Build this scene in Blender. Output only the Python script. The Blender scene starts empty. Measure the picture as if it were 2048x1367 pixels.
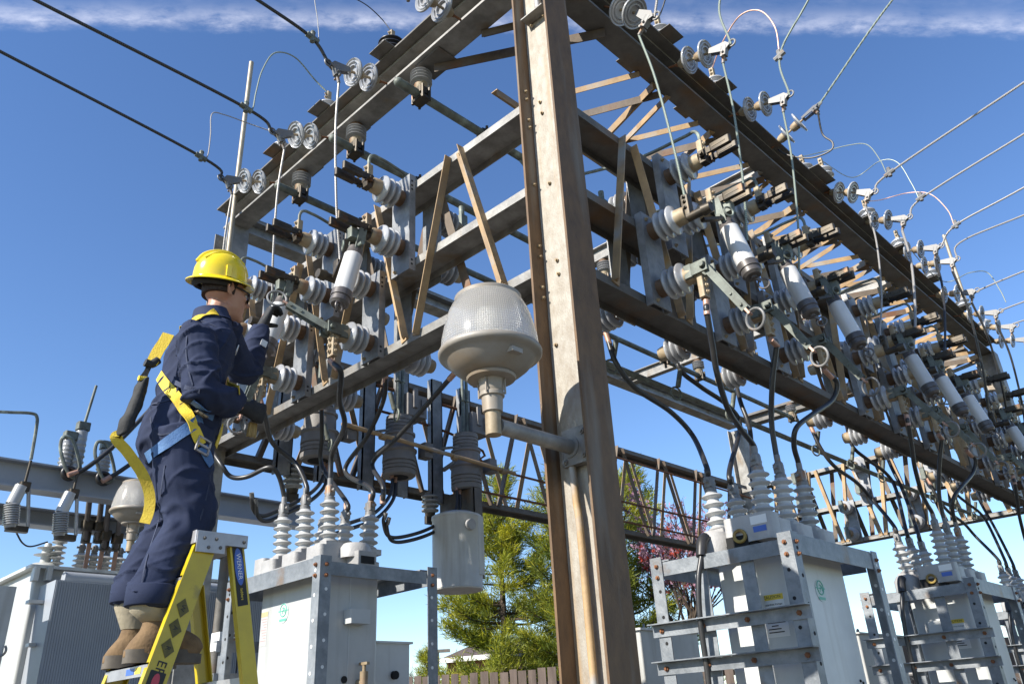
import bpy, math, random
import numpy as np
from mathutils import Vector as V, Matrix
from mathutils.bvhtree import BVHTree
R = math.radians
rnd = random.Random(7)
SC = bpy.context.scene
COL = SC.collection
# ------------------------------------------------------------------ camera
F = 1587.981
CM = Matrix(((0.7019659, 0.274758, 0.6570783), (-0.7103904, 0.3360312, 0.6184081), (-0.0508862, -0.9008835, 0.4310678)))
CP = V((-2.73138444, -2.18850156, 1.55))
cam = bpy.data.cameras.new('camera'); co = bpy.data.objects.new('camera', cam); COL.objects.link(co)
cam.sensor_width = 36; cam.lens = F / 2048 * 36; cam.clip_end = 3000; cam.clip_start = .05
co.matrix_world = Matrix.Translation(CP) @ (CM @ Matrix.Diagonal((1, -1, -1))).to_4x4()
SC.camera = co
SC.view_settings.view_transform = 'Standard'; SC.view_settings.look = 'None'
SC.view_settings.exposure = 0.8; SC.view_settings.gamma = 1
def ray(x, y): return CM @ V(((x - 1024) / F, (y - 683.5) / F, 1))
def P(x, y, ax, val):
    """where the sight line of a photo pixel meets the world plane ax = val"""
    i = 'XYZ'.index(ax); d = ray(x, y); return CP + d * ((val - CP[i]) / d[i])
def D(x, y, depth): return CP + ray(x, y) * depth
# ------------------------------------------------------------------ sky and sun
ELEV, AZ = 34.0, 9.0      # the sun stands over -X, turned AZ degrees towards +Y
sun_to = V((-math.cos(R(ELEV)) * math.cos(R(AZ)), math.cos(R(ELEV)) * math.sin(R(AZ)), math.sin(R(ELEV))))
sl = bpy.data.lights.new('sun', 'SUN'); sl.energy = 5.0; sl.angle = R(.53); sl.color = (1, .95, .86)
so = bpy.data.objects.new('sun', sl); COL.objects.link(so)
so.rotation_euler = sun_to.to_track_quat('Z', 'Y').to_euler()
W = bpy.data.worlds.new("World"); SC.world = W; W.use_nodes = True
nt = W.node_tree; N = nt.nodes; LK = nt.links
bg = N['Background']; bg.inputs[1].default_value = .122
sky = N.new('ShaderNodeTexSky'); sky.sky_type = 'NISHITA'; sky.sun_disc = False
sky.sun_elevation = R(ELEV); sky.sun_rotation = math.atan2(sun_to.x, sun_to.y)
sky.air_density = 1.0; sky.dust_density = 0.0; sky.ozone_density = 3.0
hs = N.new('ShaderNodeHueSaturation'); hs.inputs['Saturation'].default_value = 1.13; hs.inputs['Hue'].default_value = .507
LK.new(sky.outputs[0], hs.inputs['Color'])
tc = N.new('ShaderNodeTexCoord')
d1, d2 = ray(-200, 46).normalized(), ray(2250, 66).normalized()
nn = d2.cross(d1).normalized(); nn = nn if nn.z > 0 else -nn
def dotn(vec):
    a = N.new('ShaderNodeVectorMath'); a.operation = 'DOT_PRODUCT'; LK.new(tc.outputs['Generated'], a.inputs[0]); a.inputs[1].default_value = vec; return a.outputs['Value']
def mth(op, a, b=None, c=None):
    m = N.new('ShaderNodeMath'); m.operation = op
    for i, q in enumerate((a, b, c)):
        if q is None: continue
        if isinstance(q, (int, float)): m.inputs[i].default_value = q
        else: LK.new(q, m.inputs[i])
    return m.outputs[0]
along = (d2 - d1).normalized(); up_ = nn
cx = N.new('ShaderNodeCombineXYZ'); LK.new(mth('MULTIPLY', dotn(along), 15), cx.inputs[0]); LK.new(mth('MULTIPLY', dotn(up_), 34), cx.inputs[1])
nz = N.new('ShaderNodeTexNoise'); nz.inputs['Scale'].default_value = 2.4; nz.inputs['Detail'].default_value = 8; nz.inputs['Roughness'].default_value = .62
LK.new(cx.outputs[0], nz.inputs['Vector'])
cx2 = N.new('ShaderNodeCombineXYZ'); LK.new(mth('MULTIPLY', dotn(along), 3), cx2.inputs[0]); LK.new(mth('MULTIPLY', dotn(up_), 3), cx2.inputs[1])
nz2 = N.new('ShaderNodeTexNoise'); nz2.inputs['Scale'].default_value = 5; nz2.inputs['Detail'].default_value = 3
LK.new(cx2.outputs[0], nz2.inputs['Vector'])
sdist = mth('ADD', dotn(nn), mth('MULTIPLY', mth('SUBTRACT', nz.outputs[0], .5),   .016))
edge = N.new('ShaderNodeMapRange'); edge.interpolation_type = 'SMOOTHSTEP'
LK.new(sdist, edge.inputs['Value']); edge.inputs['From Min'].default_value = -.008; edge.inputs['From Max'].default_value = .008
edge2 = N.new('ShaderNodeMapRange'); edge2.interpolation_type = 'SMOOTHSTEP'
LK.new(sdist, edge2.inputs['Value']); edge2.inputs['From Min'].default_value = .005; edge2.inputs['From Max'].default_value = .026
edge2.inputs['To Min'].default_value = 1; edge2.inputs['To Max'].default_value = .16
cover = mth('MULTIPLY', mth('MULTIPLY', edge.outputs[0], edge2.outputs[0]), mth('MULTIPLY_ADD', nz2.outputs[0], 1.0, .05))
cover = mth('MULTIPLY', cover, mth('MAXIMUM', mth('MULTIPLY_ADD', nz.outputs[0], 2.8, -.75), .1))
mx = N.new('ShaderNodeMix'); mx.data_type = 'RGBA'
LK.new(mth('MINIMUM', mth('MULTIPLY', cover, .62), .6), mx.inputs['Factor']); LK.new(hs.outputs[0], mx.inputs['A']); mx.inputs['B'].default_value = (6.4, 6.4, 7.0, 1)
LK.new(mx.outputs['Result'], bg.inputs[0])
# ------------------------------------------------------------------ materials
def mat(name, col, rough=.5, metal=0., col2=None, scale=6., det=6, stretch=(1, 1, 1), lo=.4, hi=.65, bump=0., bscale=40., coat=0., spots=None, spec=.5):
    m = bpy.data.materials.new(name); m.use_nodes = True
    t = m.node_tree; n = t.nodes; l = t.links; b = n['Principled BSDF']
    b.inputs['Roughness'].default_value = rough; b.inputs['Metallic'].default_value = metal
    b.inputs['Base Color'].default_value = (*col, 1); b.inputs['Coat Weight'].default_value = coat; b.inputs['Specular IOR Level'].default_value = spec
    tx = n.new('ShaderNodeTexCoord'); mp = n.new('ShaderNodeMapping'); mp.inputs['Scale'].default_value = stretch
    l.new(tx.outputs['Object'], mp.inputs['Vector'])
    last = None
    if col2:
        z = n.new('ShaderNodeTexNoise'); z.inputs['Scale'].default_value = scale; z.inputs['Detail'].default_value = det; z.inputs['Roughness'].default_value = .65
        l.new(mp.outputs[0], z.inputs['Vector'])
        r = n.new('ShaderNodeMapRange'); l.new(z.outputs[0], r.inputs['Value']); r.inputs['From Min'].default_value = lo; r.inputs['From Max'].default_value = hi
        x = n.new('ShaderNodeMix'); x.data_type = 'RGBA'; l.new(r.outputs[0], x.inputs['Factor'])
        x.inputs['A'].default_value = (*col, 1); x.inputs['B'].default_value = (*col2, 1); last = x.outputs['Result']
    if spots:
        z = n.new('ShaderNodeTexNoise'); z.inputs['Scale'].default_value = spots[1]; z.inputs['Detail'].default_value = 5
        mp2 = n.new('ShaderNodeMapping'); mp2.inputs['Scale'].default_value = spots[4] if len(spots) > 4 else (1, 1, 1); l.new(tx.outputs['Object'], mp2.inputs['Vector'])
        l.new(mp2.outputs[0], z.inputs['Vector'])
        r = n.new('ShaderNodeMapRange'); l.new(z.outputs[0], r.inputs['Value']); r.inputs['From Min'].default_value = spots[2]; r.inputs['From Max'].default_value = spots[3]
        x = n.new('ShaderNodeMix'); x.data_type = 'RGBA'; l.new(r.outputs[0], x.inputs['Factor'])
        if last: l.new(last, x.inputs['A'])
        else: x.inputs['A'].default_value = (*col, 1)
        x.inputs['B'].default_value = (*spots[0], 1); last = x.outputs['Result']
    if last:
        oi = n.new('ShaderNodeObjectInfo'); vr = n.new('ShaderNodeMapRange'); l.new(oi.outputs['Random'], vr.inputs['Value']); vr.inputs['To Min'].default_value = .84; vr.inputs['To Max'].default_value = 1.1
        hv = n.new('ShaderNodeHueSaturation'); l.new(vr.outputs[0], hv.inputs['Value']); l.new(last, hv.inputs['Color']); last = hv.outputs[0]
        l.new(last, b.inputs['Base Color'])
    if bump:
        z = n.new('ShaderNodeTexNoise'); z.inputs['Scale'].default_value = bscale; z.inputs['Detail'].default_value = 4
        l.new(mp.outputs[0], z.inputs['Vector'])
        k = n.new('ShaderNodeBump'); k.inputs['Strength'].default_value = bump; k.inputs['Distance'].default_value = .01
        l.new(z.outputs[0], k.inputs['Height']); l.new(k.outputs[0], b.inputs['Normal'])
    return m
RUST = (.16, .07, .03)
M = dict(
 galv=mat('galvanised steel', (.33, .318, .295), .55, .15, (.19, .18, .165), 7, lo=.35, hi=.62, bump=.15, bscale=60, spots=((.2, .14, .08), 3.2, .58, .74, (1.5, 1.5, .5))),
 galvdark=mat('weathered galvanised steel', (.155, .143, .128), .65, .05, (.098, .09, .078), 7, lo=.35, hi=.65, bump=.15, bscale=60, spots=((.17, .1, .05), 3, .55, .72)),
 column=mat('rust stained column steel', (.335, .31, .265), .62, .1, (.25, .215, .17), 11, stretch=(2, 2, 1.1), lo=.35, hi=.65, bump=.2, bscale=70, spots=((.27, .17, .075), 2.4, .52, .72, (5, 5, .2))),
 flange=mat('brown stained flange steel', (.19, .11, .052), .7, .0, (.12, .072, .038), 8, stretch=(2, 2, .9), lo=.35, hi=.65, bump=.2, bscale=70, spots=((.22, .195, .16), 2.2, .55, .75, (4, 4, .35))),
 tan=mat('tan weathered angle steel', (.4, .265, .13), .65, .0, (.28, .185, .1), 7, bump=.15, spots=((.3, .3, .29), 4, .55, .7)),
 brownangle=mat('brown weathered angle steel', (.15, .115, .085), .65, .0, (.1, .075, .055), 7, bump=.15, spots=(RUST, 4, .55, .7)),
 bluegalv=mat('zinc grey channel steel', (.28, .285, .29), .5, .2, (.17, .172, .175), 9, lo=.35, hi=.62,  bump=.2, bscale=90),
 rackgalv=mat('zinc coated rack angle', (.27, .285, .3), .5, .25, (.16, .175, .19), 10, lo=.35, hi=.62, bump=.15, bscale=70, spots=((.24, .16, .1), 5, .62, .78)),
 rust=mat('rust', (.24, .1, .04), .85, 0, (.13, .05, .025), 20, bump=.3),
 bolt=mat('tan bolt steel', (.4, .31, .19), .6, .2, (.25, .17, .09), 20),
 porc=mat('white grey porcelain', (.4, .405, .415), .18, 0, (.32, .325, .335), 4, coat=.4, spots=((.22, .2, .175), 5, .55, .78)),
 porcgrey=mat('grey porcelain', (.3, .3, .3), .22, 0, (.26, .26, .26), 4, coat=.3),
 porcdark=mat('black polymer sheds', (.025, .025, .027), .35),
 porcbush=mat('light grey bushing porcelain', (.44, .44, .43), .2, 0, (.44, .44, .43), 4, coat=.4, spots=((.3, .28, .25), 6, .62, .8)),
 cap=mat('tan cap iron', (.36, .29, .19), .6, .1, (.26, .19, .11), 14, spots=((.2, .09, .04), 6, .55, .72)),
 capbrown=mat('brown base iron', (.17, .1, .055), .7, .1, (.1, .06, .035), 14),
 dark=mat('dark bronze contact', (.05, .043, .035), .5, .5, (.09, .07, .045), 14, spots=((.2, .09, .035), 9, .6, .75)),
 verd=mat('green weathered bronze', (.165, .185, .16), .6, .2, (.09, .095, .08), 12, spots=((.3, .35, .3), 9, .58, .7)),
 tube=mat('white fuse tube', (.62, .61, .59), .3, 0, (.56, .55, .53), 3, coat=.2),
 tubeend=mat('dark grey tube end', (.1, .09, .085), .45, .3, (.15, .13, .12), 10),
 cable=mat('black cable jacket', (.02, .02, .022), .38, 0, (.035, .033, .03), 8),
 alu=mat('weathered aluminium', (.42, .4, .38), .45, .5, (.3, .28, .26), 14),
 iron=mat('grey cast clamp', (.2, .2, .2), .55, .2, (.2, .19, .18), 14, spots=((.3, .15, .06), 8, .58, .7)),
 copper=mat('copper sleeve', (.5, .3, .22), .5, .4, (.35, .2, .14), 9),
 tank=mat('light grey tank paint', (.52, .53, .52), .42, 0, (.45, .46, .45), 2.5, bump=.05, bscale=120, spots=((.33, .32, .295), 2.2, .53, .82, (4, 4, .35))),
 tankwhite=mat('white grey tank paint', (.5, .5, .48), .45, 0, (.43, .43, .41), 3, bump=.05, bscale=90, spots=((.3, .28, .245), 3, .54, .78, (3, 3, .3))),
 head=mat('pale grey head casting', (.38, .37, .36), .5, 0, (.3, .29, .28), 8, bump=.2, bscale=90),
 drum=mat('grey brown current transformer body', (.2, .185, .175), .6, 0, (.15, .14, .13), 5, bump=.1),
 bigtank=mat('blue grey radiator paint', (.3, .32, .35), .45, 0, (.27, .29, .32), 3),
 hole=mat('dark opening', (.012, .012, .012), .9),
 white=mat('white sticker', (.72, .72, .7), .5), blacktext=mat('black ink', (.02, .02, .02), .6), green=mat('green emblem ink', (.12, .4, .3), .5), palegreen=mat('pale emblem ground', (.47, .55, .52), .5),
 yellowlab=mat('yellow label', (.75, .55, .06), .5), bluelab=mat('blue label', (.05, .12, .42), .4), redlab=mat('red label', (.5, .05, .08), .5),
 lfib=mat('yellow fibreglass', (.62, .46, .015), .35, 0, (.52, .38, .015), 6, coat=.2, spots=((.3, .22, .03), 9, .64, .75), stretch=(1, 1, 1)),
 lalu=mat('ladder aluminium', (.42, .41, .42), .4, .5, (.33, .32, .33), 12),
 helmet=mat('yellow helmet plastic', (.78, .58, .008), .22, 0, coat=.5, col2=(.74, .55, .008), scale=3),
 navy=mat('navy cotton twill', (.024, .032, .066), .85, 0, (.032, .042, .084), 5, bump=.12, bscale=260, spec=.2),
 skin=mat('skin', (.42, .22, .14), .5, 0, (.36, .17, .11), 9), hair=mat('short dark hair', (.03, .018, .012), .8, 0, (.05, .03, .02), 40, bump=.5, bscale=150),
 glove=mat('black glove', (.01, .01, .011), .7, 0, (.02, .02, .02), 30, bump=.3, bscale=80),
 web=mat('yellow webbing', (.72, .52, .04), .7, 0, (.62, .43, .03), 30, bump=.3, bscale=150), webblue=mat('blue webbing', (.05, .13, .3), .7, 0, (.08, .18, .36), 30, bump=.3, bscale=150),
 pack=mat('black lanyard pack', (.02, .02, .02), .8, 0, (.035, .035, .035), 20, bump=.3),
 suede=mat('tan suede', (.2, .125, .06), .9, 0, (.13, .08, .038), 14, bump=.3, bscale=90), bootcloth=mat('olive boot cloth', (.36, .31, .22), .9, 0, (.29, .25, .17), 14, bump=.3), sole=mat('grey brown sole', (.13, .11, .085), .8, 0, (.09, .075, .06), 14),
 glass=mat('tinted lens', (.03, .03, .03), .08, 0, coat=.5), brush=mat('brush bristle', (.5, .36, .15), .9, 0, (.35, .22, .08), 60, stretch=(1, 1, .1)),
 needle=mat('pine needles', (.24, .28, .025), .55, 0, (.46, .42, .025), .9, det=3), needle2=mat('olive needles', (.14, .19, .03), .55, 0, (.26, .28, .035), .8, det=3),
 bark=mat('bark', (.09, .065, .045), .9, 0, (.05, .035, .025), 9, stretch=(1, 1, .3), bump=.4), blossom=mat('pink purple blossom', (.34, .17, .24), .7, 0, (.48, .3, .38), 3), redleaf=mat('red young leaves', (.5, .08, .05), .6),
 fence=mat('grey brown fence boards', (.14, .105, .085), .85, 0, (.08, .058, .046), 6, stretch=(1, 1, .2), bump=.3), brick=mat('orange brown brick', (.3, .13, .07), .85, 0, (.24, .1, .055), 12), roof=mat('brown shingle', (.11, .075, .065), .9, 0, (.08, .055, .05), 20), trim=mat('pale trim', (.6, .58, .55), .6),
 gravel=mat('gravel', (.13, .12, .105), .9, 0, (.075, .07, .06), 45, bump=.6, bscale=60), grass=mat('grass', (.035, .05, .015), .9, 0, (.055, .065, .02), .5),
 wire=mat('zinc wire', (.25, .25, .25), .5, .5), rod=mat('tan lightning rod', (.42, .36, .27), .5, .2, (.34, .29, .21), 6),
 pine_dead=mat('brown slab', (.2, .14, .1), .8))
def strand(name, c1, c2, sc=70):
    m = mat(name, c1, .5, .3); t = m.node_tree; n = t.nodes; l = t.links
    w = n.new('ShaderNodeTexWave'); w.wave_type = 'BANDS'; w.bands_direction = 'DIAGONAL'; w.inputs['Scale'].default_value = sc; w.inputs['Distortion'].default_value = .4
    tx = n.new('ShaderNodeTexCoord'); l.new(tx.outputs['Object'], w.inputs['Vector'])
    x = n.new('ShaderNodeMix'); x.data_type = 'RGBA'; l.new(w.outputs['Fac'], x.inputs['Factor']); x.inputs['A'].default_value = (*c1, 1); x.inputs['B'].default_value = (*c2, 1)
    l.new(x.outputs['Result'], n['Principled BSDF'].inputs['Base Color']); return m
M['brassring'] = mat('aged yellow ring', (.32, .22, .05), .5, 0, (.2, .13, .04), 14)
M['paper'] = mat('faded paper', (.42, .42, .4), .6); M['fadered'] = mat('faded red print', (.36, .25, .25), .6); M['fadeyellow'] = mat('faded yellow band', (.42, .36, .2), .6)
M['stalu'] = strand('twisted aluminium strand', (.1, .095, .09), (.5, .47, .44)); M['stgreen'] = strand('twisted verdigris strand', (.1, .13, .11), (.34, .38, .32)); M['stdark'] = strand('dark conductor strand', (.02, .02, .022), (.07, .065, .06), 50)
# lamp refractor: ribbed prismatic glass
m = bpy.data.materials.new('prismatic lamp glass'); m.use_nodes = True; t = m.node_tree; n = t.nodes; l = t.links; b = n['Principled BSDF']
b.inputs['Base Color'].default_value = (.62, .58, .53, 1); b.inputs['Roughness'].default_value = .22; b.inputs['Coat Weight'].default_value = .6; b.inputs['Coat Roughness'].default_value = .06
uv = n.new('ShaderNodeUVMap'); ck = n.new('ShaderNodeTexBrick'); ck.offset = 0; ck.inputs['Scale'].default_value = 1; ck.inputs['Brick Width'].default_value = .0105; ck.inputs['Row Height'].default_value = .0125; ck.inputs['Mortar Size'].default_value = .0026; ck.inputs['Mortar Smooth'].default_value = .6
l.new(uv.outputs[0], ck.inputs['Vector']); bm_ = n.new('ShaderNodeBump'); bm_.inputs['Strength'].default_value = .8; bm_.inputs['Distance'].default_value = .006; l.new(ck.outputs['Fac'], bm_.inputs['Height']); bm_.invert = True; l.new(bm_.outputs[0], b.inputs['Normal'])
xx = n.new('ShaderNodeMix'); xx.data_type = 'RGBA'; l.new(ck.outputs['Fac'], xx.inputs['Factor']); xx.inputs['A'].default_value = (.82, .8, .76, 1); xx.inputs['B'].default_value = (.55, .52, .48, 1); l.new(xx.outputs['Result'], b.inputs['Base Color'])
tr = n.new('ShaderNodeBsdfTranslucent'); tr.inputs[0].default_value = (.92, .89, .82, 1); ms = n.new('ShaderNodeMixShader'); ms.inputs[0].default_value = .45; l.new(b.outputs[0], ms.inputs[1]); l.new(tr.outputs[0], ms.inputs[2])
gs = n.new('ShaderNodeBsdfGlass'); gs.inputs['Roughness'].default_value = .12; gs.inputs['IOR'].default_value = 1.12; l.new(bm_.outputs[0], gs.inputs['Normal']); m2 = n.new('ShaderNodeMixShader'); m2.inputs[0].default_value = .38; l.new(ms.outputs[0], m2.inputs[1]); l.new(gs.outputs[0], m2.inputs[2]); l.new(m2.outputs[0], n['Material Output'].inputs[0]); M['lampglass'] = m
M['lampbowl'] = mat('painted lamp bowl', (.33, .3, .26), .5, .1, (.28, .24, .19), 5, spots=((.3, .22, .14), 4, .55, .75))
for k in ('needle', 'needle2', 'blossom', 'redleaf'):
    t = M[k].node_tree; n = t.nodes; l = t.links; b = n['Principled BSDF']; q = n.new('ShaderNodeBsdfTranslucent'); x = n.new('ShaderNodeMixShader'); x.inputs[0].default_value = .4
    l.new(b.inputs['Base Color'].links[0].from_socket, q.inputs[0]) if b.inputs['Base Color'].links else setattr(q.inputs[0], 'default_value', b.inputs['Base Color'].default_value)
    l.new(b.outputs[0], x.inputs[1]); l.new(q.outputs[0], x.inputs[2]); l.new(x.outputs[0], n['Material Output'].inputs[0])
# ------------------------------------------------------------------ mesh helper
class MB:
    def __init__(s): s.v = []; s.f = []; s.uv = None
    def add(s, vs, fs):
        o = len(s.v); s.v += [tuple(q) for q in vs]; s.f += [tuple(i + o for i in f) for f in fs]; return s
    def box(s, a, b):
        x0, x1 = sorted((a[0], b[0])); y0, y1 = sorted((a[1], b[1])); z0, z1 = sorted((a[2], b[2]))
        return s.add([(x0, y0, z0), (x1, y0, z0), (x1, y1, z0), (x0, y1, z0), (x0, y0, z1), (x1, y0, z1), (x1, y1, z1), (x0, y1, z1)],
            [(0, 3, 2, 1), (4, 5, 6, 7), (0, 1, 5, 4), (1, 2, 6, 5), (2, 3, 7, 6), (3, 0, 4, 7)])
    def cbox(s, a, b, c=.01):
        """box with chamfered vertical and top edges"""
        x0, x1 = sorted((a[0], b[0])); y0, y1 = sorted((a[1], b[1])); z0, z1 = sorted((a[2], b[2])); ring = []
        n = 5
        for cx, cy, a0 in ((x1 - c, y1 - c, 0), (x0 + c, y1 - c, 90), (x0 + c, y0 + c, 180), (x1 - c, y0 + c, 270)):
            for k in range(n): an = R(a0 + 90 * k / (n - 1)); ring.append((cx + c * math.cos(an), cy + c * math.sin(an)))
        return s.prism(ring, z0, z1)
    def prism(s, ring, z0, z1):
        k = len(ring); return s.add([(x, y, z0) for x, y in ring] + [(x, y, z1) for x, y in ring], [tuple(range(k))[::-1], tuple(range(k, 2 * k))] + [(i, (i + 1) % k, (i + 1) % k + k, i + k) for i in range(k)])
    def frame(s, p, q, up):
        p, q = V(p), V(q); d = (q - p).normalized(); u = V(up); sd = d.cross(u)
        if sd.length < 1e-5: sd = d.cross(V((1, 0, 0)))
        sd.normalize(); return p, q, d, sd, sd.cross(d).normalized()
    def sweep(s, p, q, prof, up=(0, 0, 1)):
        """extrude a 2-D profile (side, up) from p to q"""
        p, q, d, sd, u = s.frame(p, q, up); k = len(prof)
        vs = [p + sd * a + u * b for a, b in prof] + [q + sd * a + u * b for a, b in prof]
        return s.add(vs, [tuple(range(k)), tuple(range(k, 2 * k))[::-1]] + [(i, i + k, (i + 1) % k + k, (i + 1) % k) for i in range(k)])
    def bar(s, p, q, w, h, up=(0, 0, 1)): return s.sweep(p, q, [(-w / 2, -h / 2), (w / 2, -h / 2), (w / 2, h / 2), (-w / 2, h / 2)], up)
    def angle(s, p, q, w, up, t=.006, flip=1): return s.sweep(p, q, [(0, 0), (flip * w, 0), (flip * w, t), (flip * t, t), (flip * t, w), (0, w)] if flip > 0 else [(0, 0), (0, w), (-t, w), (-t, t), (-w, t), (-w, 0)], up)
    def tube(s, pts, r, n=8, sm=0, caps=True):
        pts = [V(q) for q in pts]
        if sm: pts = catmull(pts, sm)
        rs = r if isinstance(r, (list, tuple)) else [r] * len(pts)
        if len(rs) != len(pts): rs = list(np.interp(np.linspace(0, 1, len(pts)), np.linspace(0, 1, len(rs)), rs))
        o = len(s.v); prev = None
        for i, q in enumerate(pts):
            d = (pts[min(i + 1, len(pts) - 1)] - pts[max(i - 1, 0)]).normalized()
            if prev is None: a = d.orthogonal().normalized()
            else: a = (prev - d * prev.dot(d)); a = a.normalized() if a.length > 1e-6 else d.orthogonal().normalized()
            prev = a; b = d.cross(a)
            for k in range(n): an = 2 * math.pi * k / n; s.v.append(tuple(q + (a * math.cos(an) + b * math.sin(an)) * rs[i]))
        for i in range(len(pts) - 1):
            for k in range(n): k2 = (k + 1) % n; s.f.append((o + i * n + k, o + i * n + k2, o + (i + 1) * n + k2, o + (i + 1) * n + k))
        if caps: s.f.append(tuple(o + k for k in range(n))[::-1]); s.f.append(tuple(o + (len(pts) - 1) * n + k for k in range(n)))
        return s
    def cyl(s, p, q, r, r2=None, n=12): return s.tube([p, q], [r, r if r2 is None else r2], n)
    def lathe(s, p, d, prof, n=20, uv=False):
        """revolve [(distance along d, radius)] round the axis from p"""
        p, d = V(p), V(d).normalized(); a = d.orthogonal().normalized(); b = d.cross(a); o = len(s.v); k = len(prof)
        for (t, r) in prof:
            for i in range(n): an = 2 * math.pi * i / n; s.v.append(tuple(p + d * t + (a * math.cos(an) + b * math.sin(an)) * max(r, 1e-4)))
        for j in range(k - 1):
            for i in range(n): i2 = (i + 1) % n; s.f.append((o + j * n + i, o + j * n + i2, o + (j + 1) * n + i2, o + (j + 1) * n + i))
        s.f.append(tuple(o + i for i in range(n))[::-1]); s.f.append(tuple(o + (k - 1) * n + i for i in range(n))); return s
    def ball(s, c, r, n=12, sc=(1, 1, 1)):
        c = V(c); o = len(s.v); m = n // 2
        for j in range(m + 1):
            th = math.pi * j / m
            for i in range(n): an = 2 * math.pi * i / n; s.v.append((c.x + r * sc[0] * math.sin(th) * math.cos(an), c.y + r * sc[1] * math.sin(th) * math.sin(an), c.z + r * sc[2] * math.cos(th)))
        for j in range(m):
            for i in range(n): i2 = (i + 1) % n; s.f.append((o + j * n + i, o + (j + 1) * n + i, o + (j + 1) * n + i2, o + j * n + i2))
        return s
    def ring(s, c, ax, R1, r, n=24, m=8, a0=0, a1=360):
        c, ax = V(c), V(ax).normalized(); a = ax.orthogonal().normalized(); b = ax.cross(a)
        k = n if a1 - a0 >= 360 else n + 1; pts = [c + (a * math.cos(R(a0 + (a1 - a0) * i / n)) + b * math.sin(R(a0 + (a1 - a0) * i / n))) * R1 for i in range(n + 1)]
        return s.tube(pts, r, m, caps=(a1 - a0 < 360))
    def hexbolt(s, p, d, r=.011, h=.009):
        p, d = V(p), V(d).normalized(); return s.cyl(p, p + d * h, r, n=6).cyl(p + d * h, p + d * (h + .008), r * .55, n=6)
    def build(s, name, m, parent=None, angle=38, xf=None):
        me = bpy.data.meshes.new(name); me.from_pydata([tuple(q) for q in s.v], [], s.f); me.materials.append(m)
        bm_clean(me); me.polygons.foreach_set('use_smooth', [True] * len(me.polygons)); me.set_sharp_from_angle(angle=R(angle))
        o = bpy.data.objects.new(name, me); COL.objects.link(o)
        if parent: o.parent = parent
        if xf: o.matrix_local = xf
        return o
import bmesh
def bm_clean(me):
    b = bmesh.new(); b.from_mesh(me); bmesh.ops.recalc_face_normals(b, faces=b.faces); b.to_mesh(me); b.free()
def catmull(p, sub):
    out = []; p = [V(q) for q in p]
    for i in range(len(p) - 1):
        a = p[i - 1] if i else p[0] * 2 - p[1]; b, c = p[i], p[i + 1]; d = p[i + 2] if i + 2 < len(p) else c * 2 - b
        for k in range(sub):
            t = k / sub; out.append(.5 * ((2 * b) + (c - a) * t + (2 * a - 5 * b + 4 * c - d) * t * t + (3 * b - a - 3 * c + d) * t ** 3))
    return out + [p[-1]]
def tag(o, label, cat, group=None, kind=None):
    if label: o['label'] = label
    if cat: o['category'] = cat
    if group: o['group'] = group
    o['kind'] = kind or 'thing'
    return o
def empty(name, loc=(0, 0, 0), rz=0, label=None, cat=None, group=None):
    o = bpy.data.objects.new(name, None); COL.objects.link(o); o.location = loc; o.rotation_euler = (0, 0, rz); o.empty_display_size = .1
    return tag(o, label, cat, group)
def copy_tree(o, parent=None):
    c = o.copy(); COL.objects.link(c)
    if parent: c.parent = parent
    for ch in list(o.children): copy_tree(ch, c)
    return c
ORD = ['first', 'second', 'third', 'fourth', 'fifth', 'sixth', 'seventh', 'eighth', 'ninth', 'tenth', 'eleventh', 'twelfth', 'thirteenth', 'fourteenth']
def Wprof(w, h, tf=.012, tw=.009):
    a, b = w / 2, h / 2
    return [(-a, -b), (a, -b), (a, -b + tf), (tw / 2, -b + tf), (tw / 2, b - tf), (a, b - tf), (a, b), (-a, b), (-a, b - tf), (-tw / 2, b - tf), (-tw / 2, -b + tf), (-a, -b + tf)]
def Cprof(w, h, t=.008):      # toes down: web on top, w wide, flanges h
    a = w / 2; return [(-a, -h), (-a + t, -h), (-a + t, -t), (a - t, -t), (a - t, -h), (a, -h), (a, 0), (-a, 0)]
def text(name, body, size, m, parent, mw, sx=1):
    cu = bpy.data.curves.new(name, 'FONT'); cu.body = body; cu.size = size; cu.align_x = 'CENTER'; cu.align_y = 'CENTER'; cu.extrude = .0004; cu.materials.append(m)
    t = bpy.data.objects.new(name, cu); COL.objects.link(t); bpy.context.view_layer.update()
    me = bpy.data.meshes.new_from_object(t.evaluated_get(bpy.context.evaluated_depsgraph_get())); bpy.data.objects.remove(t); bpy.data.curves.remove(cu)
    o = bpy.data.objects.new(name, me); COL.objects.link(o); o.parent = parent; o.matrix_local = mw; return o
def basis(o, x, y):
    x, y = V(x).normalized(), V(y); z = x.cross(y).normalized(); y = z.cross(x); m_ = Matrix((x, y, z)).transposed().to_4x4(); m_.translation = V(o); return m_
ZT, ZU, ZM, ZB = 5.759, 4.778, 4.195, 3.679
YL, XR = 3.85, 9.05
# ------------------------------------------------------------------ ground
g = MB().add([(-60, -60, 0), (1500, -60, 0), (1500, 1500, 0), (-60, 1500, 0)], [(0, 1, 2, 3)]).build('ground', M['grass']); g['kind'] = 'structure'
g = MB().add([(-14, -14, .02), (17, -14, .02), (17, 15, .02), (-14, 15, .02)], [(0, 1, 2, 3)]).build('gravel_yard', M['gravel']); g['kind'] = 'structure'
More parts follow.
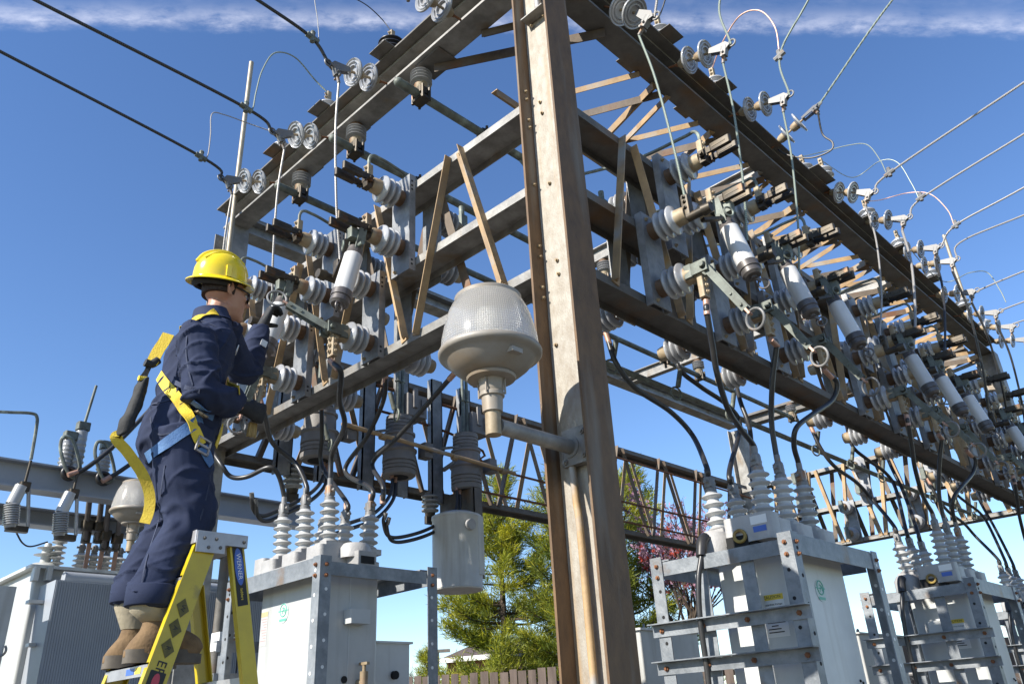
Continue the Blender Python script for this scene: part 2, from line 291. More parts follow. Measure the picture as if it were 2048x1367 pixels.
# ------------------------------------------------------------------ steel structure
def column(x, y, z0, z1, label, bolts=False, rust=True):
    r = empty('steel_column', (x, y, 0), 0, label, 'steel column')
    hx, hy, t = .1014, .1288, .013
    mw, mf = (M['column'], M['flange']) if rust else (M['galv'], M['galv'])
    MB().box((-.006, -hy + t, z0), (.006, hy - t, z1)).build('web_plate', mw, r)
    for s in (-1, 1): MB().box((-hx, s * hy, z0), (hx, s * (hy - t), z1)).build('flange_plate', mf, r)
    MB().cbox((-.2, -.2, .02), (.2, .2, .05)).build('base_plate', M['galvdark'], r)
    if bolts:
        for px, py in ((1050, 184), (1052, 200), (1056, 241), (1058, 256), (1067, 370), (1077, 493), (1079, 514), (1083, 575), (1085, 596)):
            p = P(px, py, 'Y', y + hy - t); p.x = min(max(p.x, -.07), .06) - x; p.y = hy - t
            MB().hexbolt(p, (0, -1, 0), .0105, .009).build('bolt', M['bolt'], r)
        for px, py in ((1081, 205), (1085, 227), (1100, 367), (1115, 521), (1118, 548), (1113, 690)):
            p = P(px, py, 'X', -.006); p.x = -.006; p.y = min(max(p.y, -.09), .09)
            MB().hexbolt(p, (-1, 0, 0), .0105, .009).build('bolt', M['bolt'], r)
        p = P(1070, 45, 'X', -.006)      # clip angle high on the web
        MB().angle((-.01, -.085, p.z), (-.01, .085, p.z), .07, (-1, 0, 0), .008).build('clip_angle', M['galv'], r)
        for yy in (-.05, .05): MB().hexbolt((-.018, yy, p.z - .03), (-1, 0, 0), .01).build('bolt', M['bolt'], r)
        MB().tube([(-.035, -.02, p.z + .05), (-.035, -.02, 5.95)], .02, 10).build('conduit_stub', M['alu'], r)
    return r
column(0, 0, .05, 5.95, 'tall rust streaked corner column in front, the nearest steel column with bolted flanges', True)
column(0, YL, .05, ZT - .002, 'steel column behind the yellow stepladder at the far end of the sunlit truss', False, False)
column(XR, YL, .05, ZT - .002, 'far back corner column seen over the near tank bushings', False, False)
column(XR, 0, .05, ZT - .002, 'dark column at the far right end of the shaded truss', False, False)
def topbeam(p, q, label, outx, capw=.17, brackets=(), m='galvdark'):
    """rolled beam from p to q (underside at ZT) with a wide cap plate"""
    r = empty('top_beam', (0, 0, 0), 0, label, 'steel beam')
    p, q = V(p), V(q); up = V((0, 0, .085)); d = (q - p).normalized(); o = V(outx)
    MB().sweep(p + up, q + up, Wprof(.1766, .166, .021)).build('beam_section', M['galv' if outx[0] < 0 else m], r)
    MB().bar(p + V((0, 0, .176)), q + V((0, 0, .176)), capw * 2, .014).build('cap_plate', M[m], r)
    for b in brackets:
        c = p + d * b
        MB().sweep(c + o * .02 + V((0, 0, .185)) - d * .09, c + o * .02 + V((0, 0, .185)) + d * .09, [(-.24, 0), (.24, 0), (.24, .006), (-.24, .006)]).build('mount_bracket', M[m], r)
    return r
yarr = [P(x, y, 'Z', ZT + .19).y for x, y in ((783, 112), (655, 226), (562, 308))]
LB = topbeam((0, .14, ZT), (0, YL - .0, ZT), 'sunlit top beam running from the tall corner column back over the worker', (-1, 0, 0), brackets=[y - .14 for y in yarr])
xarr = [P(x, y, 'Z', ZT + .19).x for x, y in ((1322, 82), (1432, 182), (1612, 352))] + [3.75, 4.75, 5.6, 6.6, 7.7, 8.6]
RB = topbeam((.11, 0, ZT), (XR + .1, 0, ZT), 'shaded top beam carrying strings of discs on the right', (0, -1, 0), brackets=[x - .11 for x in xarr])
topbeam((.11, YL, ZT), (XR - .11, YL, ZT), 'rear top beam crossing behind the lamp and column', (0, 1, 0), .09, m='galv')
topbeam((XR, .2, ZT), (XR, YL - .2, ZT), 'farthest top beam joining the two far columns', (1, 0, 0), .09)
for x, lab in ((3.05, 'cross beam nearer the corner column joining the front and rear top beams'), (6.0, 'cross beam farther from the corner column joining the front and rear top beams')):
    r = empty('cross_beam', (0, 0, 0), 0, lab, 'steel beam')
    MB().sweep((x, .1, ZT + .085), (x, YL - .1, ZT + .085), Wprof(.1, .16, .01)).build('beam_section', M['galv'], r)
    MB().add([(x - .06, YL - .1, ZT + .02), (x - .3, YL - .1, ZT + .02), (x - .06, YL - .36, ZT + .02), (x - .06, YL - .1, ZT + .028), (x - .3, YL - .1, ZT + .028), (x - .06, YL - .36, ZT + .028)], [(0, 1, 2), (3, 5, 4), (0, 3, 4, 1), (1, 4, 5, 2), (2, 5, 3, 0)]).build('gusset_plate', M['galv'], r)
# plan lattice under the right top beam
r = empty('roof_lattice', (0, 0, 0), 0, 'flat lattice of tan angle bars bracing the shaded top beam', 'lattice bracing')
yb = .86
x = 1.16; k = 0
while x < 8.9:
    z = ZT - .004
    MB().angle((x, .06, z), (x - .4, yb, z), .05, (0, 0, -1), .005, -1).build('lattice_bar', M['tan'], r)
    MB().angle((x + .27, .06, z - .012), (x + .27 - .4, yb + .02, z - .012), .065, (0, 0, -1), .006, -1).build('lattice_bar', M['brownangle'], r)
    MB().angle((x + .16, .06, z - .004), (x + .16 + .24, yb, z - .004), .065, (0, 0, -1), .005, -1).build('lattice_bar', M['tan'], r)
    MB().angle((x + .33, .06, z - .02), (x + .33 + .25, yb, z - .02), .05, (0, 0, -1), .005, -1).build('lattice_bar', M['tan'], r)
    x += .78 if k % 3 != 2 else .7; k += 1
MB().angle((.5, yb, ZT - .03), (XR - .1, yb, ZT - .03), .06, (0, 0, -1), .006).build('edge_angle', M['tan'], r)
r = empty('corner_brace', (0, 0, 0), 0, 'dark angle braces crossing the corner between the two top beams', 'brace')
MB().angle((.02, 1.0, ZT - .004), (.66, -.02, ZT - .004), .08, (0, 0, -1), .007).build('brace_angle', M['brownangle'], r)
MB().angle((.06, .56, ZT - .004), (.3, .14, ZT - .004), .06, (0, 0, -1), .007).build('brace_angle', M['brownangle'], r)
MB().box((-.06, .86, ZT - .012), (.12, 1.12, ZT - .005)).build('gusset_plate', M['galvdark'], r)
# trusses: channel chords laid flat, toes down, with zigzag angles bolted to both edges
def truss(name, org, du, dw, length, levels, zig, label, pitch0, pitch, bolts=0, mc='galv', mz=('tan', 'brownangle'), inner=True, w=.203, h=.04):
    r = empty(name, (0, 0, 0), 0, label, 'steel truss'); org, du, dw = V(org), V(du), V(dw)
    for z in levels:
        a = org - dw * (w / 2 - h) + V((0, 0, z)); MB().sweep(a, a + du * length, Cprof(w, .0543, .007)).build('chord', M[mc], r)
    lo, hi = min(levels) - .03, max(levels) - .015
    for side, off in ((h + .001, 0), (-(w - h) - .001, pitch / 2)) if inner else ((h + .001, 0),):
        u = pitch0 + off; fl = 1 if side > 0 else -1
        while u < length - .05:
            for q, e in ((u - pitch * .44, -1), (u + pitch * .44, 1)):
                if q < .1 or q > length - .02: continue
                a = org + du * (u + e * .055) + dw * side + V((0, 0, hi)); b = org + du * q + dw * side + V((0, 0, lo))
                mm = MB(); d = (b - a).normalized(); sidev = d.cross(dw).normalized()
                s_ = 1 if sidev.dot(du) * e > 0 else -1
                if side > 0: mm.sweep(a, b, [(-.032, 0), (.032, 0), (.032, .006), (-.026, .006), (-.026, .052), (-.032, .052)] if s_ * e > 0 else [(-.032, 0), (.032, 0), (.032, .052), (.026, .052), (.026, .006), (-.032, .006)], dw)
                else: mm.sweep(a, b, [(-.032, -.006), (.032, -.006), (.032, 0), (-.032, 0)], dw)
                z = mm.build('diagonal', M[mz[0] if (side > 0) else mz[1]], r)
                if bolts:
                    for t_ in (a + d * .03, b - d * .03): MB().hexbolt(t_ + dw * .007, dw, .013, .008).build('bolt', M['bolt'], z) if side > 0 else None
            u += pitch
    return r
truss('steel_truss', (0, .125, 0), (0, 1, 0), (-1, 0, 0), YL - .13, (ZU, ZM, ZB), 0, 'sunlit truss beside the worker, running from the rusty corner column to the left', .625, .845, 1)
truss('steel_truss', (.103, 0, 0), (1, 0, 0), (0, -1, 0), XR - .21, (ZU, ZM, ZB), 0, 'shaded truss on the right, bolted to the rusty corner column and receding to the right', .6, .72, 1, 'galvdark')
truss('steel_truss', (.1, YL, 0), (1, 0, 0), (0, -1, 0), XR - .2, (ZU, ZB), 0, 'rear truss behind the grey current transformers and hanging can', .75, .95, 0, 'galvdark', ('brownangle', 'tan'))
truss('steel_truss', (XR, .13, 0), (0, 1, 0), (-1, 0, 0), YL - .26, (ZU, ZM, ZB), 0, 'far end truss with tan diagonals between the far columns', .4, .55, 0, 'galv')
r = empty('conduit_run', (0, 0, 0), 0, 'rusty thin conduits strung along the rear truss', 'conduit')
for pts in ([(-.0, 4.62), (2.6, 4.6), (9, 4.55)], [(-.0, 4.35), (2.2, 4.33), (3.0, 4.2), (3.5, 4.02), (9, 4.0)], [(2.8, 3.75), (9, 3.74)]):
    MB().tube([(x, YL - .12, z) for x, z in pts], .014, 8, 4).build('conduit_pipe', M['rust'], r)
# lightning masts
a = P(503, 125, 'X', -.15); b = P(468, 430, 'X', -.15)
tag(MB().tube([a, (b.x, a.y, 4.9)], .022, 10).build('lightning_mast', M['rod']), 'tan upright mast rising beside the left end of the sunlit top beam', 'lightning mast')
p = P(1887, 470, 'X', XR)
tag(MB().tube([(p.x, p.y, p.z), (p.x, p.y, 5.8)], .022, 10).build('lightning_mast', M['rod']), 'thin tan mast standing over the far right column', 'lightning mast')
# ------------------------------------------------------------------ insulators
def ins_prof(base, sheds, cap, L, rs=.095, rc=.05):
    """profiles of base iron, porcelain and cap along the axis"""
    b0, c0 = base, L - cap; n = sheds; st = (c0 - b0) / n; prof = [(b0, rc * .9)]
    for k in range(n):
        t = b0 + k * st; prof += [(t + st * .1, rc * .92), (t + st * .22, rs * .85), (t + st * .34, rs * .98), (t + st * .5, rs), (t + st * .66, rs * .95), (t + st * .78, rc * 1.15), (t + st * .97, rc * 1.0)]
    return prof + [(c0, rc)]
def insulator(parent, p, d, L=.22, mats=('capbrown', 'porc', 'cap'), rs=.093, rc=.052, sheds=3, base=.045, cap=.065, name='insulator', n=22):
    p, d = V(p), V(d).normalized()
    o = MB().lathe(p, d, ins_prof(base, sheds, cap, L, rs, rc), n).build(name, M[mats[1]], parent, 60)
    MB().lathe(p, d, [(0, rc * 1.05), (base * .2, rc * 1.05), (base, rc * .98), (base + .002, rc * .6)], 16).build('base_iron', M[mats[0]], o)
    c0 = L - cap; MB().lathe(p, d, [(c0 - .002, rc * .6), (c0, rc * 1.02), (c0 + cap * .7, rc * .97), (c0 + cap * .8, rc * .9), (L, rc * .88)], 16).build('cap_iron', M[mats[2]], o)
    return o
def fork(parent, z, u, tip):
    """two long bronze contact jaws standing off an insulator cap"""
    w0 = .31
    o = MB().box((u - .03, w0 - .01, z - .045), (u + .03, w0 + .03, z + .045))
    for s in (-1, 1):
        c = u + s * .042
        o.cbox((c - .009, w0 + .0, z - .016), (c + .009, tip - .03, z + .024), .004).cbox((c - .015, tip - .14, z - .022), (c + .015, tip, z + .03), .01).box((c - .017, tip - .12, z + .0), (c + .017, tip - .03, z + .008))
        o.cyl((c, w0 + .05, z - .03), (c, w0 + .05, z + .04), .008, n=6)
    o.cyl((u - .07, w0 + .02, z), (u + .07, w0 + .02, z), .012, n=8)
    f = o.build('contact_jaw', M['dark'], parent)
    MB().cbox((u - .022, w0 - .02, z + .04), (u + .022, w0 + .02, z + .13), .006).hexbolt((u, w0 + .02, z + .065), (0, 1, 0), .012).hexbolt((u, w0 + .02, z + .105), (0, 1, 0), .012).build('cable_clamp', M['cap'], f)
    return f
UP, LO = -.30, 0.0      # local u of the upper and the lower mounting channels
def switch_unit(hang=True):
    r = empty('switch_unit')
    def channel(u, z0, z1, w, name='mounting_channel'):
        o = MB().sweep((u, w + .05, z0), (u, w + .05, z1), [(-.089, 0), (.089, 0), (.089, .048), (.08, .048), (.08, .009), (-.08, .009), (-.08, .048), (-.089, .048)], (0, -1 if w > 0 else 1, 0)).build(name, M['bluegalv'], r)
        for zz in (z0 + .04, z0 + .07, z1 - .05, z1 - .085, z1 - .115): MB().cyl((u - .0895, w + .03, zz), (u - .0905, w + .03, zz), .008, n=10).build('bolt_hole', M['hole'], o)
        for zz in (z0 + .03, z1 - .04): MB().hexbolt((u + .05, w + .05, zz), (0, 1, 0), .012).build('bolt', M['bolt'], o)
        return o
    w = .002
    channel(UP, ZM - .105 - ZB, ZU + .03 - ZB, w); channel(LO, -.075, ZM + .02 - ZB, w)
    zs = dict(ut=.975, ul=.6, lt=.43, ll=.045); W0 = .052
    for k, u in (('ut', UP), ('ul', UP), ('lt', LO), ('ll', LO)): insulator(r, (u, W0, zs[k]), (0, 1, 0), .245, base=.05)
    fork(r, zs['ut'], UP, .53); fork(r, zs['ul'], UP, .55)
    # fuse tube hanging from the lower upper-channel insulator
    t0 = V((UP + .01, .385, zs['ul'] - .165)); td = V((0, .24, -1)).normalized()
    hb = MB().cbox((UP - .03, .33, zs['ul'] - .09), (UP + .03, .44, zs['ul'] - .02), .01).bar(V((UP - .045, .36, zs['ul'] + .02)), t0 + V((-.035, 0, .0)), .012, .05, (0, 1, 0)).bar(V((UP + .045, .36, zs['ul'] + .02)), t0 + V((.04, 0, .0)), .012, .05, (0, 1, 0)).cyl(t0 + V((-.08, 0, .03)), t0 + V((.09, 0, .03)), .014)
    hb.ring(t0 + V((.05, .05, .05)), (0.5, 1, 0), .03, .006).build('fuse_hinge', M['verd'], r)
    tb = MB().lathe(t0, td, [(.03, .052), (.035, .056), (.31, .056), (.315, .052)], 24).build('fuse_tube', M['tube'], r)
    MB().lathe(t0, td, [(-.03, .03), (-.025, .045), (.03, .05), (.034, .053), (.04, .0)], 18).build('tube_cap', M['tubeend'], tb)
    MB().lathe(t0, td, [(.305, .0), (.307, .061), (.35, .062), (.352, .056), (.385, .057), (.40, .045), (.402, .02), (.415, .02), (.417, .0)], 20).build('tube_cap', M['tubeend'], tb)
    rc = t0 + td * .44 + V((-.05, .02, -.0)); MB().ring(rc, (1, .4, 0), .03, .006).bar(t0 + td * .4, rc + V((.02, 0, .01)), .012, .02).build('pull_ring', M['tubeend'], tb)
    # clamp and stub on the lower channel's upper insulator
    c = MB().cbox((LO - .025, .28, zs['lt'] - .03), (LO + .025, .33, zs['lt'] + .11), .006).cyl((LO, .30, zs['lt'] - .03), (LO, .42, zs['lt'] - .03), .026).cyl((LO, .40, zs['lt'] - .03), (LO, .45, zs['lt'] - .03), .036, .03)
    for zz in (.03, .07, .1): c.hexbolt((LO + .025, .305, zs['lt'] + zz), (1, 0, 0), .012)
    c.bar((LO - .05, .36, zs['lt'] - .05), (LO - .19, .40, zs['lt'] + .0), .03, .018).build('lower_contact', M['dark'], r)
    # hinge for the blade and a lug for the cable
    h = MB().cbox((LO - .05, .285, zs['ll'] - .035), (LO - .036, .385, zs['ll'] + .035), .004).cbox((LO + .036, .285, zs['ll'] - .035), (LO + .05, .385, zs['ll'] + .035), .004).cbox((LO - .05, .24, zs['ll'] - .04), (LO + .05, .29, zs['ll'] + .04), .008).cyl((LO - .07, .36, zs['ll']), (LO + .07, .36, zs['ll']), .015)
    h.build('blade_hinge', M['verd'], r)
    lg = MB().cbox((LO - .03, .30, zs['ll'] - .17), (LO + .03, .335, zs['ll'] - .03), .006)
    for zz in (-.06, -.1, -.14): lg.hexbolt((LO, .335, zs['ll'] + zz), (0, 1, 0), .014).hexbolt((LO - .03, .315, zs['ll'] + zz), (-1, 0, 0), .012)
    lg.build('cable_lug', M['cap'], r)
    # mirrored hardware on the inner side of the truss
    ib = empty('inner_mount'); ib.parent = r
    wi = -.203
    o = MB().box((UP - .09, wi - .01, ZM - .1 - ZB), (UP + .09, wi - .002, ZU + .02 - ZB)).build('back_channel', M['bluegalv'], r)
    o2 = MB().box((LO - .09, wi - .01, -.06), (LO + .09, wi - .002, ZM + .02 - ZB)).build('back_channel', M['bluegalv'], r)
    for k, u in (('ut', UP), ('ul', UP), ('ll', LO)): insulator(r, (u, wi - .012, zs[k] - .02), (0, -1, 0), .24, base=.05, n=16)
    MB().cbox((UP - .03, wi - .31, .9), (UP + .03, wi - .25, 1.08), .006).cyl((UP, wi - .28, .9), (UP, wi - .28, 1.16), .02).build('inner_clamp', M['verd'], r)
    MB().ring((LO - .3, wi - .36, -.14), (.3, 1, 0), .045, .007).cyl((LO - .3, wi - .3, .02), (LO - .3, wi - .34, -.1), .018).build('inner_ring', M['verd'], r)
    bpy.data.objects.remove(ib)
    return r
def blade(parent, ang, length=.42):
    """double bar switch blade with a ring at its tip; ang = swing out and down from straight out"""
    h = V((0, .36, .045)); d = V((0, math.cos(R(ang)), -math.sin(R(ang)))); n_ = V((1, 0, 0)); up = d.cross(n_)
    o = MB()
    for s in (-1, 1): o.bar(h + n_ * .03 * s, h + d * length * .93 + n_ * .014 * s, .008, .042, up)
    o.cyl(h + n_ * -.05, h + n_ * .05, .022).hexbolt(h + n_ * .05, (1, 0, 0), .016)
    for t in (.25, .62, .85): o.cyl(h + d * length * t - n_ * .03, h + d * length * t + n_ * .03, .009, n=6)
    b = o.build('switch_blade', M['verd'], parent)
    rp = h + d * (length + .05); MB().ring(rp, n_ + up * .25, .055, .0075, 30).build('blade_ring', M['iron'], b)
    MB().bar(h + d * length * .8, h + d * (length + .01), .036, .012, up).build('blade_tip', M['copper'], b)
    return b
proto = switch_unit()
GU = 'insulated switch units bolted along the trusses'
units = []
for i, y in enumerate((1.51, 2.325, 3.15)):
    o = proto if i == 0 else copy_tree(proto); o.location = (-.045, y, ZB); o.rotation_euler = (0, 0, R(90)); units.append(('L', i, o))
rx = [.745, 1.47, 2.19, 3.61, 4.33, 5.05, 6.48, 7.2, 7.92]
for i, x in enumerate(rx):
    o = copy_tree(proto); o.location = (x, -.045, ZB); o.rotation_euler = (0, 0, R(180)); units.append(('R', i, o))
for s, i, o in units:
    lab = ['switch unit on the sunlit truss just left of the big lamp', 'switch unit on the sunlit truss at the gloved hand of the worker', 'switch unit on the sunlit truss mostly hidden behind the worker'][i] if s == 'L' else \
        ORD[i] + ' switch unit from the rusty corner column along the shaded right truss'
    tag(o, lab, 'switch unit', GU)
    if s == 'R': blade(o, 62 if i < 3 else 58 + (i % 3) * 4, .40)
    elif i == 1: blade(o, 75, .36)
    elif i == 2: blade(o, 70, .36)
# the blade held by the worker points up and outwards
h = units[0][2]; b = blade(h, -30, .30); b.rotation_euler = (0, 0, R(-28)); b.location = V((0, .36, .045)) - Matrix.Rotation(R(-28), 3, 'Z') @ V((0, .36, .045))
# units on the far end truss, seen small
gf = 'small insulator mounts on the far end truss'
for i, y in enumerate((2.9, 2.0, 1.1)):
    r = empty('post_mount', (XR - .05, y, 0), R(90), ORD[i] + ' channel with round insulators from the back corner on the far end truss', 'insulator mount', gf)
    MB().box((-.09, .002, ZM - .1), (.09, .03, ZU + .03)).box((.2, .002, ZB - .06), (.38, .03, ZM + .02)).build('mounting_channel', M['bluegalv'], r)
    for u, z in ((0, 4.65), (0, 4.3), (.29, 4.1), (.29, 3.72)):
        insulator(r, (u, .03, z), (0, 1, 0), .24, n=14); MB().cbox((u - .03, .27, z - .08), (u + .03, .31, z + .08), .01).build('terminal', M['verd'], r)
# ------------------------------------------------------------------ suspension strings, conductors and droppers
def disc(parent, t):
    o = MB().lathe((0, t, 0), (0, 1, 0), [(.045, .03), (.055, .045), (.062, .085), (.07, .1), (.078, .1015), (.083, .098), (.079, .09), (.073, .086), (.083, .08), (.083, .073), (.069, .068), (.069, .061), (.081, .055), (.081, .048), (.064, .043), (.064, .012)], 30).build('porcelain_disc', M['porc'], parent, 50)
    MB().lathe((0, t, 0), (0, 1, 0), [(-.012, .012), (-.01, .026), (.01, .036), (.05, .04), (.052, .02)], 14).cyl((0, t + .06, 0), (0, t + .13, 0), .01, n=8).build('cap_iron', M['cap'], o)
    return o
def make_string():
    r = empty('insulator_string')
    MB().cyl((0, -.02, 0), (0, .07, 0), .008, n=8).ring((0, .07, 0), (1, 0, 0), .016, .005, 12, 6).build('hook', M['rust'], r)
    disc(r, .09); disc(r, .225)
    c = MB()
    for s in (-1, 1): c.add([(s * .014, .335, -.02), (s * .014, .335, .02), (s * .014, .46, .03), (s * .014, .5, .0), (s * .014, .46, -.045), (s * .02, .335, -.02), (s * .02, .335, .02), (s * .02, .46, .03), (s * .02, .5, 0), (s * .02, .46, -.045)], [(0, 1, 2, 3, 4), (9, 8, 7, 6, 5), (0, 5, 6, 1), (1, 6, 7, 2), (2, 7, 8, 3), (3, 8, 9, 4), (4, 9, 5, 0)])
    c.cbox((-.022, .43, -.075), (.022, .475, -.0), .008).ring((0, .505, .012), (1, 0, 0), .026, .007, 16, 6)
    for z in (-.05, -.085): c.cyl((-.035, .452, z), (.035, .452, z), .009, n=6)
    c.cyl((0, .452, -.07), (0, .452, -.13), .012).build('strain_clamp', M['iron'], r)
    return r
sp = make_string(); strings = []
GL, GR = 'disc strings on the sunlit top beam', 'disc strings on the shaded top beam'
ls = [((921, 40), (838, -14)), ((773, 167), (674, 134)), ((655, 275), (553, 266)), ((552, 366), (455, 359))]
for i, (a, c) in enumerate(ls):
    A = P(*a, 'X', -.09); C = P(*c, 'Y', A.y)
    strings.append(('L', i, A, C))
rs_ = [((1213, 14), (1268, 26)), ((1340, 135), (1388, 117)), ((1462, 232), (1516, 213)), ((1543, 296), (1608, 237)), ((1645, 385), (1735, 385)), ((1716, 445), (1792, 438)), ((1783, 505), (1850, 497)), ((1818, 535), (1885, 524)), ((1858, 592), (1944, 583)), ((1910, 632), (1982, 625)), ((1945, 657), (2012, 653)), ((1975, 684), (2040, 679))]
for i, (a, c) in enumerate(rs_):
    A = P(*a, 'Y', -.09); C = P(*c, 'X', A.x); strings.append(('R', i, A, C))
first = True; S = {}
for s, i, A, C in strings:
    o = sp if first else copy_tree(sp); first = False
    d = (C - A).normalized(); up = V((0, 0, 1))
    if s == 'R' and i == 3: up = V((.5, 0, 1))
    x = d.cross(up).normalized(); z = x.cross(d)
    m_ = Matrix((x, d, z)).transposed().to_4x4(); m_.translation = A; o.matrix_world = m_
    lab = ['disc string cut by the top edge, nearest the corner column on the sunlit beam', 'disc string on the sunlit beam beside the black shedded arrester', 'disc string on the sunlit beam, second from the tan mast', 'disc string nearest the tan mast at the left end of the sunlit beam'][i] if s == 'L' else ORD[i] + ' disc string from the corner column along the shaded top beam'
    tag(o, lab, 'insulator string', GL if s == 'L' else GR); S[s, i] = (A, A + d * .5, m_ @ V((0, .452, -.13)))
GC = 'overhead conductors'
def line(pts, r, m, name, label, cat, group=None, sm=8, n=8): return tag(MB().tube(pts, r, n, sm).build(name, M[m]), label, cat, group)
ltar = [[(700, -110), (480, -330)], [(622, 75), (515, 0), (300, -140)], [(490, 215), (70, 0), (-300, -190)], [(405, 315), (0, 103), (-400, -105)]]
for i, q in enumerate(ltar):
    A = S['L', i][0]; pts = [S['L', i][1]] + [P(x, y, 'Y', A.y) for x, y in q]
    line(pts, .0115, 'stdark', 'overhead_conductor', 'dark conductor leaving the ' + ['disc string at the top edge of the photo', 'disc string beside the black arrester', 'second disc string from the mast', 'disc string nearest the mast'][i], 'conductor', GC, 10)
rtar = [[(1330, -110)], [(1440, 0), (1510, -150)], [(1560, 110), (1617, 0), (1700, -160)], [(1785, 0), (1960, -200)], [(1780, 345), (2048, 165), (2400, -70)], [(1912, 450), (2048, 375), (2420, 180)], [(2048, 436), (2450, 235)], [(1920, 485), (2048, 430), (2480, 260)], [(2048, 542), (2500, 360)], [(2048, 603), (2500, 440)], [(2048, 640), (2520, 500)], [(2090, 660), (2520, 540)]]
rtar[5] = [(1845, 395), (2048, 268), (2420, 40)]; rtar[6] = [(1912, 450), (2048, 375), (2450, 150)]
for i, q in enumerate(rtar):
    A = S['R', i][0]; pts = [S['R', i][1]] + [P(x, y, 'X', A.x) for x, y in q]
    line(pts, .0085 if i < 4 else .0095, 'stgreen' if 0 < i < 4 else 'stalu', 'overhead_conductor', 'bare conductor leaving the ' + ORD[i] + ' disc string of the shaded beam', 'conductor', GC, 10)
def up_(o, p): a = o.rotation_euler.z; p = V(p); return V(o.location) + V((math.cos(a) * p.x - math.sin(a) * p.y, math.sin(a) * p.x + math.cos(a) * p.y, p.z))
U = {(s, i): o for s, i, o in units}
GD = 'strand droppers between disc strings and switch units'
for s, i, j, sag in (('L', 1, 0, .03), ('L', 2, 1, .03), ('L', 3, 2, .02)) + tuple(('R', k, k, .03) for k in range(3)) + tuple(('R', k + 1, k, .06) for k in range(3, 9)):
    a = S[s, i][2]; b = up_(U[s, j], (0, .30, .53)); mid = (a + b) / 2; out = V((-sag, 0, 0)) if s == 'L' else V((0, -sag, 0))
    line([a, a.lerp(b, .3) + out * .9, a.lerp(b, .7) + out * .7, b + V((0, 0, .06)), b], .008 if s == 'L' or j < 4 else .012, 'stgreen' if s == 'R' and i < 3 else 'stalu' if j < 5 else 'cable', 'dropper_wire', 'stranded dropper down to the ' + (['switch unit left of the big lamp', 'switch unit at the hand of the worker', 'switch unit behind the yellow hard hat'][j] if s == 'L' else ORD[j] + ' switch unit of the shaded truss'), 'wire', GD, 8)
# arresters on the cap brackets
def arrester(p, h, rs, m, n, name_label, cap='cap', grp='small arresters on the top beams'):
    r = empty('surge_arrester', p, 0, name_label, 'surge arrester', grp)
    prof = [(0, rs * .6)]
    for k in range(n): t = h * k / n; st = h / n; prof += [(t + st * .1, rs * .62), (t + st * .35, rs * (1 - .05 * k)), (t + st * .5, rs * (1 - .05 * k)), (t + st * .75, rs * .62)]
    MB().lathe((0, 0, 0), (0, 0, 1), prof + [(h, rs * .55), (h + .015, rs * .3)], 24).build('shed_body', M[m], r, 60)
    MB().cyl((0, 0, h), (0, 0, h + .03), .02).cbox((-.018, -.018, h + .02), (.018, .018, h + .11), .005).hexbolt((-.018, 0, h + .05), (-1, 0, 0), .012).hexbolt((-.018, 0, h + .085), (-1, 0, 0), .012).build('top_terminal', M[cap], r)
    return V(p) + V((0, 0, h + .1))
zc = ZT + .192
at = {}
for i, (y, m_, n_, lab) in enumerate(zip(yarr, ('porcdark', 'porc', 'porc'), (3, 2, 2), ('black shedded arrester on the sunlit top beam under the clouds', 'white arrester on the sunlit beam at the end of the tall green loop', 'bulbous white arrester on the sunlit beam nearest the mast'))):
    q = P(*((783, 112), (655, 226), (562, 308))[i], 'Z', zc); at['L', i] = arrester(q, .1 if i else .13, .08 if i else .11, m_, n_, lab)
for i, x in enumerate(xarr):
    q = P(*((1322, 82), (1432, 182), (1612, 352))[i], 'Z', zc) if i < 3 else V((x, -.2, zc)); at['R', i] = arrester(q, .12, .085, 'porc', 2, ORD[i] + ' white arrester from the corner column on the shaded top beam')
GJ = 'thin jumper loops above the top beams'
def jump(pts, r, m, label): return line(pts, r, m, 'jumper_loop', label, 'jumper wire', GJ, 8, 6)
def py_(y, *q): return [P(a, b, 'Y', y) for a, b in q]
def px_(x, *q): return [P(a, b, 'X', x) for a, b in q]
y3 = S['L', 2][0].y; y4 = S['L', 3][0].y; y2 = S['L', 1][0].y
jump(py_(y3, (491, 217), (505, 218), (512, 185), (525, 140), (550, 106), (590, 115), (630, 160)) + [at['L', 1]], .006, 'stgreen', 'tall green jumper loop beside the tan mast')
jump(py_(y4, (402, 315), (415, 312), (421, 270), (424, 228), (450, 230), (500, 248)) + [at['L', 2]], .005, 'stalu', 'thin grey jumper loop left of the tan mast')
jump(py_(y2, (626, 77), (637, 80), (635, 40), (630, -10), (650, -40)), .0035, 'wire', 'thin wire leaving the top edge from the clamp under the clouds')
jump([at['L', 0]] + py_(y2, (765, 40), (735, 12), (700, -8)), .004, 'cable', 'thin dark wire rising from the black arrester')
xr = lambda i: S['R', i][0].x
jump([at['R', 0]] + px_(xr(1), (1322, 25), (1335, -15)), .006, 'cable', 'dark lead rising from the first white arrester of the shaded beam')
jump([at['R', 1]] + px_(xr(2), (1445, 85), (1480, 32), (1520, 22), (1550, 55), (1559, 108)), .006, 'copper', 'round brown jumper loop over the second white arrester')
jump([S['R', 3][2]] + px_(xr(3), (1645, 268), (1665, 285), (1660, 302), (1620, 316), (1575, 310), (1556, 299)), .0075, 'stdark', 'dark loop hanging under the fourth disc string')
jump([at['R', 2]] + px_(xr(4), (1640, 305), (1700, 290), (1735, 290), (1760, 320), (1772, 345)), .0045, 'stgreen', 'green loop from the third white arrester to the fifth conductor')
jump([at['R', 3]] + px_(xr(5), (1705, 355), (1760, 322), (1795, 325), (1822, 365), (1838, 397)), .0045, 'stgreen', 'green loop from the fourth white arrester to the sixth conductor')
